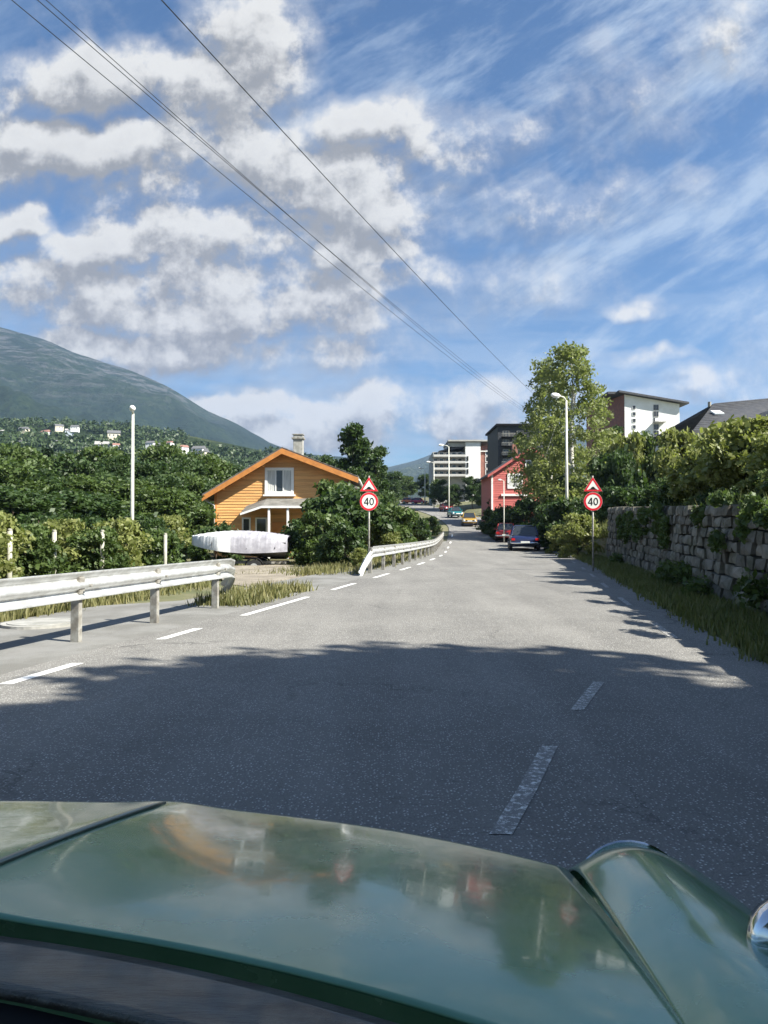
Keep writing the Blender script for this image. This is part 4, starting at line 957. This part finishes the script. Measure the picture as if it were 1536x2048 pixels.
# ---------------------------------------------------------------- boat under a tarpaulin, on its trailer
def boat():
    d = 30; c = at(482, 1085, d); z0 = ground_z(c.x, d) + .80
    k = d / F
    root = empty('covered_boat', (c.x, d, z0), 'boat under a white and silver tarpaulin, parked behind the near rail end', 'boat')
    n = 66; ns = 18; vs = []; L_ = 196 * k
    for i in range(n + 1):
        t = i / n; x = (t - .5) * L_
        w = .95 * min(1, (t * 3.2) ** .6 if t > 0 else .02) * (1 if t < .85 else 1 - (t - .85) * .9)
        top = .66 + .22 * math.sin(t * math.pi) ** .8; keel = .30 * (1 - t) ** 3 * 1.2 + (.22 * max(0, t - .6))
        for j in range(ns + 1):
            a = math.pi * j / ns; yy = -math.cos(a) * w; rr = math.sin(a)
            fold = (.030 * math.sin(i * 2.4 + .8 * math.sin(a * 3)) + .018 * math.sin(i * 5.1 + a * 2)) * (1 - .7 * rr)
            zz_ = keel + (.34 if 0 < j < ns else .0) + (top - keel - .30) * (rr ** .45 if rr > 0 else 0) + fold * (0 < j < ns)
            vs.append((x, yy, zz_))
    fs = [(i * (ns + 1) + j, i * (ns + 1) + j + 1, (i + 1) * (ns + 1) + j + 1, (i + 1) * (ns + 1) + j) for i in range(n) for j in range(ns)]
    mb = MB(); half = len(fs) * 45 // 100 // ns * ns
    mb.add(vs, fs[:half]); n0 = len(mb.v)
    mb.f += fs[half:]; mb.mi += [1] * (len(fs) - half)
    o = mb.build('tarpaulin', [M['tarp_white'], M['tarp_grey']], root, smooth=True)
    hull = MB(); vs = []
    for i in range(n + 1):
        t = i / n; x = (t - .5) * L_ * .97; w = .86 * min(1, (t * 3.2) ** .6 if t > 0 else .02)
        kz = .42 * (1 - t) ** 3 - .14 * t
        vs += [(x, -w, .45), (x, -w * .75, .12 + kz * .6), (x, 0, -.05 + kz), (x, w * .75, .12 + kz * .6), (x, w, .45)]
    fs = [(i * 5 + j, i * 5 + j + 1, (i + 1) * 5 + j + 1, (i + 1) * 5 + j) for i in range(n) for j in range(4)] + [(n * 5, n * 5 + 1, n * 5 + 2, n * 5 + 3, n * 5 + 4)]
    hull.add(vs, fs); hull.build('hull', mat('boat_hull', (.10, .10, .09), .5), root, smooth=True)
    for xx in (-.25, .1, .38):
        q = MB(); x = xx * L_; q.tube([(x, -.95, .2), (x, -.7, .72), (x, 0, .84), (x, .7, .72), (x, .95, .2)], .012, 5); q.build('rope', M['black'], root)
    tr = empty('boat_trailer', (c.x, d, ground_z(c.x, d)), 'low galvanised trailer carrying the covered boat', 'trailer')
    q = MB(); q.box((.1, -.45, .45), (L_ * .9, .07, .09)); q.box((.1, .45, .45), (L_ * .9, .07, .09)); q.box((.7, 0, .40), (.08, 1.7, .08)); q.tube([(-L_ * .36, -.45, .45), (-L_ * .62, 0, .42)], .035, 6); q.tube([(-L_ * .36, .45, .45), (-L_ * .62, 0, .42)], .035, 6); q.build('frame', M['galv_post'], tr)
    for s_ in (-1, 1):
        w_ = MB(); w_.disc((.7, s_ * .92, .29), (0, 1, 0), .29, .17, 24); wo_ = w_.build('wheel', M['rubber'], tr, smooth=False); h_ = MB(); h_.disc((.7, s_ * 1.01, .29), (0, 1, 0), .15, .02, 16); h_.build('rim', M['galv'], wo_)
        q = MB(); pts = [(.7 + .36 * math.cos(a), s_ * .92, .29 + .36 * math.sin(a)) for a in [math.pi * j / 8 for j in range(9)]]; q.tube(pts, .03, 4); q.build('mudguard', M['black'], tr)
boat()

# ---------------------------------------------------------------- cars
def carpaint(name, c): return mat(name, c, .3, .25, coat=.8, col2=tuple(x * .85 for x in c), scale=2)
def make_car(name, label, cat, paint, Lc=4.2, Wc=1.66, Hc=1.42, old=False, group=None):
    """nose towards -y; origin on the ground at the middle"""
    root = empty(name, (0, 0, 0), label, cat, group)
    h2 = Lc / 2; st = []
    zs = .22
    prof = [(-h2, .42, .55, .80), (-h2 + .12, .30, .68, .93), (-h2 + .5, zs, .76, .98), (-h2 + 1.1, zs, .84, 1.0), (-.35, zs, .90, 1.0), (.5, zs, .92, 1.0), (h2 - 1.0, zs, .92, 1.0), (h2 - .45, zs + .02, .90, .98), (h2 - .1, .30, .84, .94), (h2, .42, .66, .84)]
    ns = 9; vs = []
    for (y, zb, zt, k) in prof:
        w = Wc / 2 * k; ring = [(-w * .82, zb), (-w * .98, zb + .10), (-w, (zb + zt) / 2), (-w * .95, zt - .05), (-w * .80, zt), (0, zt + .02), (w * .80, zt), (w * .95, zt - .05), (w, (zb + zt) / 2), (w * .98, zb + .10), (w * .82, zb)]
        vs += [(x, y, z) for x, z in ring]
    m_ = 11; fs = [(i * m_ + j, i * m_ + (j + 1) % m_, (i + 1) * m_ + (j + 1) % m_, (i + 1) * m_ + j) for i in range(len(prof) - 1) for j in range(m_)]
    fs += [tuple(range(m_)), tuple((len(prof) - 1) * m_ + j for j in reversed(range(m_)))]
    q = MB(); q.add(vs, fs); body = q.build('body', paint, root, smooth=True, sub=1)
    # cabin
    zb = .90; c = [(-.75, .86, .0), (-.28, .76, .97), (.05, .76, 1.0), (.85, .76, 1.0), (1.25, .76, .93), (1.75 if not old else 1.6, .84, .0)]
    vs = []; 
    for (y, k, t) in c:
        w = Wc / 2 * k; z = zb + (Hc - zb) * t; vs += [(-w * (1 if t == 0 else .9), y, z - (.0 if t == 0 else .07)), (-w * .72, y, z), (w * .72, y, z), (w * (1 if t == 0 else .9), y, z - (0 if t == 0 else .07))]
    fs = [(i * 4 + j, i * 4 + j + 1, (i + 1) * 4 + j + 1, (i + 1) * 4 + j) for i in range(1, 4) for j in range(3)]
    q = MB(); q.add(vs, fs); ro = q.build('roof', paint, root, smooth=True); sd = ro.modifiers.new('s', 'SOLIDIFY'); sd.thickness = .03
    q = MB(); w0 = Wc / 2 * .86
    q.add([vs[0], vs[3], vs[7], vs[6], vs[5], vs[4]], [(0, 1, 2, 3, 4, 5)]); q.build('windscreen', M['glass'], root)
    q = MB(); q.add([vs[20], vs[23], vs[19], vs[18], vs[17], vs[16]], [(0, 1, 2, 3, 4, 5)]); q.build('rear_window', M['glass'], root)
    for s_ in (0, 3):
        q = MB(); q.add([vs[s_], vs[4 + s_], vs[8 + s_], vs[12 + s_], vs[16 + s_], vs[20 + s_]], [(0, 1, 2, 3, 4, 5)]); q.build('side_window', M['glass'], root)
        sg = -1 if s_ == 0 else 1
        q = MB(); 
        for (ya, yb) in ((-.75, -.28), (.45, .42), (1.25, 1.72)):
            q.tube([(sg * w0 * 1.0, ya, zb), (sg * Wc / 2 * .70, yb if yb != 1.72 else 1.25, Hc - .06)] if ya != 1.25 else [(sg * w0, 1.70, zb), (sg * Wc / 2 * .70, 1.25, Hc - .06)], .03, 5)
        q.build('pillar', paint, root)
        q = MB(); q.box((sg * (Wc / 2 + .07), -.55, .98), (.14, .07, .10)); q.build('mirror', paint, root, bevel=.01)
    for sx in (-1, 1):
        for yy in (-h2 + .8, h2 - .85):
            q = MB(); q.disc((sx * (Wc / 2 - .09), yy, .31), (1, 0, 0), .31, .19, 24); w_ = q.build('wheel', M['rubber'], root)
            q = MB(); q.disc((sx * (Wc / 2 + .012), yy, .31), (1, 0, 0), .19, .02, 18); q.build('rim', M['galv'], w_)
        q = MB(); q.disc((sx * Wc * .36, -h2 + .02, .60), (0, 1, .1), .10, .06, 16); q.build('headlight', M['lamp_glass'], root)
        q = MB(); q.box((sx * Wc * .38, h2 - .0, .66), (.20, .05, .13)); q.build('tail_light', mat('tail_lens', (.5, .01, .01), .2) if 'tail_lens' not in bpy.data.materials else bpy.data.materials['tail_lens'], root)
    bmat_ = M['chrome'] if old else M['black']
    for yy, s_ in ((-h2 - .05, 1), (h2 + .05, -1)):
        q = MB(); q.tube([(-Wc * .47, yy + s_ * .12, .44), (-Wc * .40, yy, .44), (0, yy - s_ * .03, .44), (Wc * .40, yy, .44), (Wc * .47, yy + s_ * .12, .44)], .055, 8); q.build('bumper', bmat_, root, smooth=True)
        q = MB(); q.box((0, yy - s_ * .09, .50), (.52, .012, .11)); q.build('number_plate', M['sign_white'], root)
    q = MB(); q.box((0, -h2 + .0, .52), (Wc * .5, .04, .16)); q.build('grille', M['black'], root)
    return root
def put_car(c, px, py, d, rz=0, s=1):
    p = at(px, py, d); c.location = (p.x, d, Rz(d)); c.rotation_euler = (0, 0, rz); c.scale = (s, s, s)
blue = make_car('car', 'dark blue-black classic car driving away ahead in our lane, number plate showing', 'car', carpaint('dark_blue_paint', (.016, .026, .085)), 4.3, 1.8, 1.5, True)
put_car(blue, 1047, 1101, 48, R(170) + math.pi * 0, 1.06); blue.rotation_euler = (0, 0, R(172))
red = make_car('car', 'red classic car driving ahead, half hidden left of the dark blue car', 'car', carpaint('red_paint', (.35, .02, .015)), 4.1, 1.65, 1.45, True)
put_car(red, 1012, 1085, 60, R(170))
yel = make_car('car', 'yellow classic car on the far bend, nearest of the three there', 'car', carpaint('yellow_paint', (.62, .36, .03)), 4.1, 1.66, 1.45, True, 'classic cars coming round the far bend')
put_car(yel, 938, 1046, 82, R(-4))
teal = make_car('car', 'teal classic car on the far bend behind the yellow one', 'car', carpaint('teal_paint', (.02, .26, .27)), 4.0, 1.62, 1.42, True, 'classic cars coming round the far bend')
put_car(teal, 910, 1033, 100, R(6))
rd2 = make_car('car', 'red classic car on the far bend behind the teal one', 'car', carpaint('bright_red_paint', (.5, .015, .02)), 4.0, 1.62, 1.42, True, 'classic cars coming round the far bend')
put_car(rd2, 893, 1020, 120, R(12))
org = make_car('car', 'tiny orange car at the top of the far road, left of the other', 'car', carpaint('orange_paint', (.65, .14, .02)), 4.0, 1.62, 1.42, False, 'tiny cars at the top of the far road')
put_car(org, 820, 998, 172, R(60))
rd3 = make_car('car', 'tiny crimson car at the top of the far road, right of the orange one', 'car', carpaint('crimson_paint', (.45, .02, .06)), 4.0, 1.62, 1.42, False, 'tiny cars at the top of the far road')
put_car(rd3, 838, 999, 168, R(60))

# ---------------------------------------------------------------- the green car we sit in
HD = R(9); LAT = .70
def cf(fwd, lat, z):          # car frame (forward, right of car centre) -> world
    l = lat - LAT; return Vector((fwd * math.sin(HD) + l * math.cos(HD), fwd * math.cos(HD) - l * math.sin(HD), z))
own = empty('green_car', (0, 0, 0), 'the green classic car we look out of: glossy bonnet, right wing and black cowl', 'car')
green = bpy.data.materials.new('green_car_paint'); green.use_nodes = True
g = NG(green.node_tree); bs = green.node_tree.nodes['Principled BSDF']
tcn = g.n('ShaderNodeTexCoord'); dn = g.ss(g.noise(tcn.outputs['Object'], 5, 6, .6), .3, .75)
g.put(bs.inputs['Base Color'], g.mix(dn, rgb(.085, .235, .135), rgb(.12, .28, .17)))
bs.inputs['Metallic'].default_value = .25; g.put(bs.inputs['Roughness'], g.m('ADD', g.m('MULTIPLY', dn, .12), .18)); bs.inputs['Coat Weight'].default_value = .6
sm = g.ss(g.noise(tcn.outputs['Object'], 38, 7, .75), .42, .70); g.put(bs.inputs['Coat Roughness'], g.m('ADD', g.m('MULTIPLY', sm, .12), g.m('ADD', .03, g.m('MULTIPLY', dn, .05)))); bs.inputs['Coat IOR'].default_value = 1.6
nose = lambda s: 1.56 - .30 * abs(s) ** 1.9
rear = lambda s: .80 - .26 * s * s
def hz(f, s):
    t = max(0.0, (f - .70) / .86); z = EYE - (.445 + .155 * t ** 1.25) - .030 * abs(s / .8) ** 2.6
    return z
def grid(fn, nu, nv, name, m_, parent, thick=0, smooth=True):
    vs = [fn(i / (nu - 1), j / (nv - 1)) for i in range(nu) for j in range(nv)]
    fs = [(i * nv + j, i * nv + j + 1, (i + 1) * nv + j + 1, (i + 1) * nv + j) for i in range(nu - 1) for j in range(nv - 1)]
    q = MB(); q.add(vs, fs); o = q.build(name, m_, parent, smooth=smooth)
    if thick: sd = o.modifiers.new('t', 'SOLIDIFY'); sd.thickness = thick; sd.offset = -1
    return o
def hoodf(a, b):
    s = -.80 + 1.60 * a; f = rear(s) + (nose(s) - rear(s)) * b; z = hz(f, s)
    if b > .93: z -= ((b - .93) / .07) ** 2 * .07
    z += .010 * math.exp(-(s / .10) ** 2)
    return cf(f, s * (1 + .13 * (1 - b)), z)
grid(hoodf, 81, 60, 'bonnet', green, own, .004)
mb = MB(); mb.tube([cf(f, 0, hz(f, 0) + .011) for f in [.82 + .66 * k / 20 for k in range(21)]], [.007] * 19 + [.005, .002], 8); mb.build('bonnet_moulding', mat('green_trim', (.10, .13, .10), .3, .6, coat=.6), own, smooth=True)
def wing(sg):
    def fn(a, b):        # a across, b along
        inner = .806 + .105 * (1 - b); f = .30 + 1.24 * b
        if a < .7:
            t = a / .7; s = inner + .20 * t; z = hz(max(f, .5), .8) + .030 * math.sin(t * math.pi * .9) + .05 * max(0, b - .55) * math.sin(t * math.pi)
        else:
            t = max(0.0, (a - .7) / .3); s = inner + .20 + .05 * math.sin(t * math.pi / 2); z = hz(max(f, .5), .8) + .014 - .55 * t ** 1.3
        if b > .78: z -= ((b - .78) / .22) ** 2.2 * .11; 
        return cf(f, sg * s, z)
    return grid(fn, 40, 60, 'wing', green, own, .004)
wr = wing(1); wing(-1)
# headlamp hood on the wing tip, indicator and mirror
for sg in (1, -1):
    mb = MB(); p = cf(1.47, sg * .95, hz(1.5, .8) - .10); dirv = (cf(2, 0, 0) - cf(1, 0, 0)).normalized()
    mb.tube([p - dirv * .22, p - dirv * .10, p, p + dirv * .06, p + dirv * .07], [.03, .085, .105, .105, .09], 24); hl = mb.build('headlight', green, own, smooth=True)
    mb = MB(); mb.tube([p + dirv * .062, p + dirv * .08], [.108, .098], 28); mb.build('headlight_rim', M['chrome'], hl, smooth=True)
    mb = MB(); mb.tube([p + dirv * .078, p + dirv * .095], [.092, .05], 24); mb.build('lens', M['lamp_glass'], hl, smooth=True)
mb = MB(); p = cf(.93, 1.035, hz(.93, .8) - .025); up_ = Vector((0, 0, 1))
mb.tube([p - up_ * .03, p + up_ * .03], [.012, .010], 10); mi_ = mb.build('wing_mirror', M['chrome'], own, smooth=True)
mb = MB(); dv = (cf(1, 0, 0) - cf(0, 0, 0)).normalized(); c0 = p + up_ * .05; mb.tube([c0 - dv * .02, c0, c0 + dv * .03, c0 + dv * .055], [.05, .055, .045, .012], 24); mb.build('mirror_shell', M['chrome'], mi_, smooth=True)
# nose panel
grid(lambda a, b: cf(nose(-.80 + 1.6 * a) + .02 * math.sin(b * 3.1), -.80 + 1.6 * a, hz(1.55, -.8 + 1.6 * a) - .075 - .42 * b), 30, 8, 'nose_panel', green, own)
# cowl, wiper, dashboard, glass
cowlm = mat('cowl_grey', (.075, .085, .080), .35, col2=(.03, .033, .032), scale=14, bump=.5, bscale=60, coat=.4, stretch=(1, 5, 1))
grid(lambda a, b: cf(rear(-1.0 + 2.0 * a) - .02 - .10 * b, (-1.0 + 2.0 * a) * 1.1, hz(rear(-1.0 + 2.0 * a), -1.0 + 2.0 * a) - .006 + .012 * b), 50, 8, 'cowl', cowlm, own, .01)
mb = MB(); mb.tube([cf(rear(.1) - .11, .12, .885), cf(rear(-.2) - .09, -.25, .895), cf(rear(-.5) - .1, -.60, .90)], [.010, .008, .006], 6); wp = mb.build('wiper', M['black'], own)
grid(lambda a, b: cf(rear((-1.0 + 2.0 * a)) - .122 - .46 * b, (-1.0 + 2.0 * a) * 1.1, hz(.7, 0) - .015 - .03 * b - .03 * abs(-1 + 2 * a) ** 2), 24, 6, 'dashboard', M['black'], own, .02)
mb = MB(); a_, b_ = cf(-.9, -.8, .35), cf(-.9, 1.0, .35); c_, e_ = cf(.25, 1.0, .35), cf(.25, -.8, .35); mb.quad(a_, b_, c_, e_); mb.build('cabin_floor', M['black'], own)
# windscreen pane: thin clear glass with a faint reflection
gl = bpy.data.materials.new('windscreen_glass'); gl.use_nodes = True; t = gl.node_tree; t.nodes.clear(); g = NG(t)
tb = g.n('ShaderNodeBsdfTransparent'); tb.inputs[0].default_value = rgb(.97, .985, .975); gs = g.n('ShaderNodeBsdfGlossy'); gs.inputs['Roughness'].default_value = .02
mx = g.n('ShaderNodeMixShader'); mx.inputs[0].default_value = .03; t.links.new(tb.outputs[0], mx.inputs[1]); t.links.new(gs.outputs[0], mx.inputs[2])
oo = g.n('ShaderNodeOutputMaterial'); t.links.new(mx.outputs[0], oo.inputs[0])
grid(lambda a, b: cf(rear((-.95 + 1.9 * a) * .9) - .17 - .44 * b, (-.95 + 1.9 * a), hz(.7, 0) - .02 + .72 * b), 30, 12, 'windscreen', gl, own)
grid(lambda a, b: cf(.10 - 1.3 * b - .05 * abs(-1 + 2 * a) ** 2, (-1 + 2 * a) * .85, 1.60 + .05 * math.sin(b * 3.14) - .05 * abs(-1 + 2 * a) ** 3), 16, 8, 'roof_panel', green, own, .02)

# ---------------------------------------------------------------- haze
mb = MB(); mb.box((0, 1500, 290), (6400, 4400, 640))
hzm = bpy.data.materials.new('haze'); hzm.use_nodes = True; t = hzm.node_tree; t.nodes.clear()
pv = t.nodes.new('ShaderNodeVolumePrincipled'); pv.inputs['Color'].default_value = (.42, .60, .95, 1); pv.inputs['Density'].default_value = .00013; pv.inputs['Anisotropy'].default_value = .2
om = t.nodes.new('ShaderNodeOutputMaterial'); t.links.new(pv.outputs[0], om.inputs['Volume'])
HAZE = True
if HAZE: tag(mb.build('haze', hzm), 'thin bluish summer haze between the camera and the mountains', 'haze', kind='stuff')
for k in (broad, broadD, conif, shr, shrD, shrL):
    if not used[id(k)]: print('unused proto', k.name)
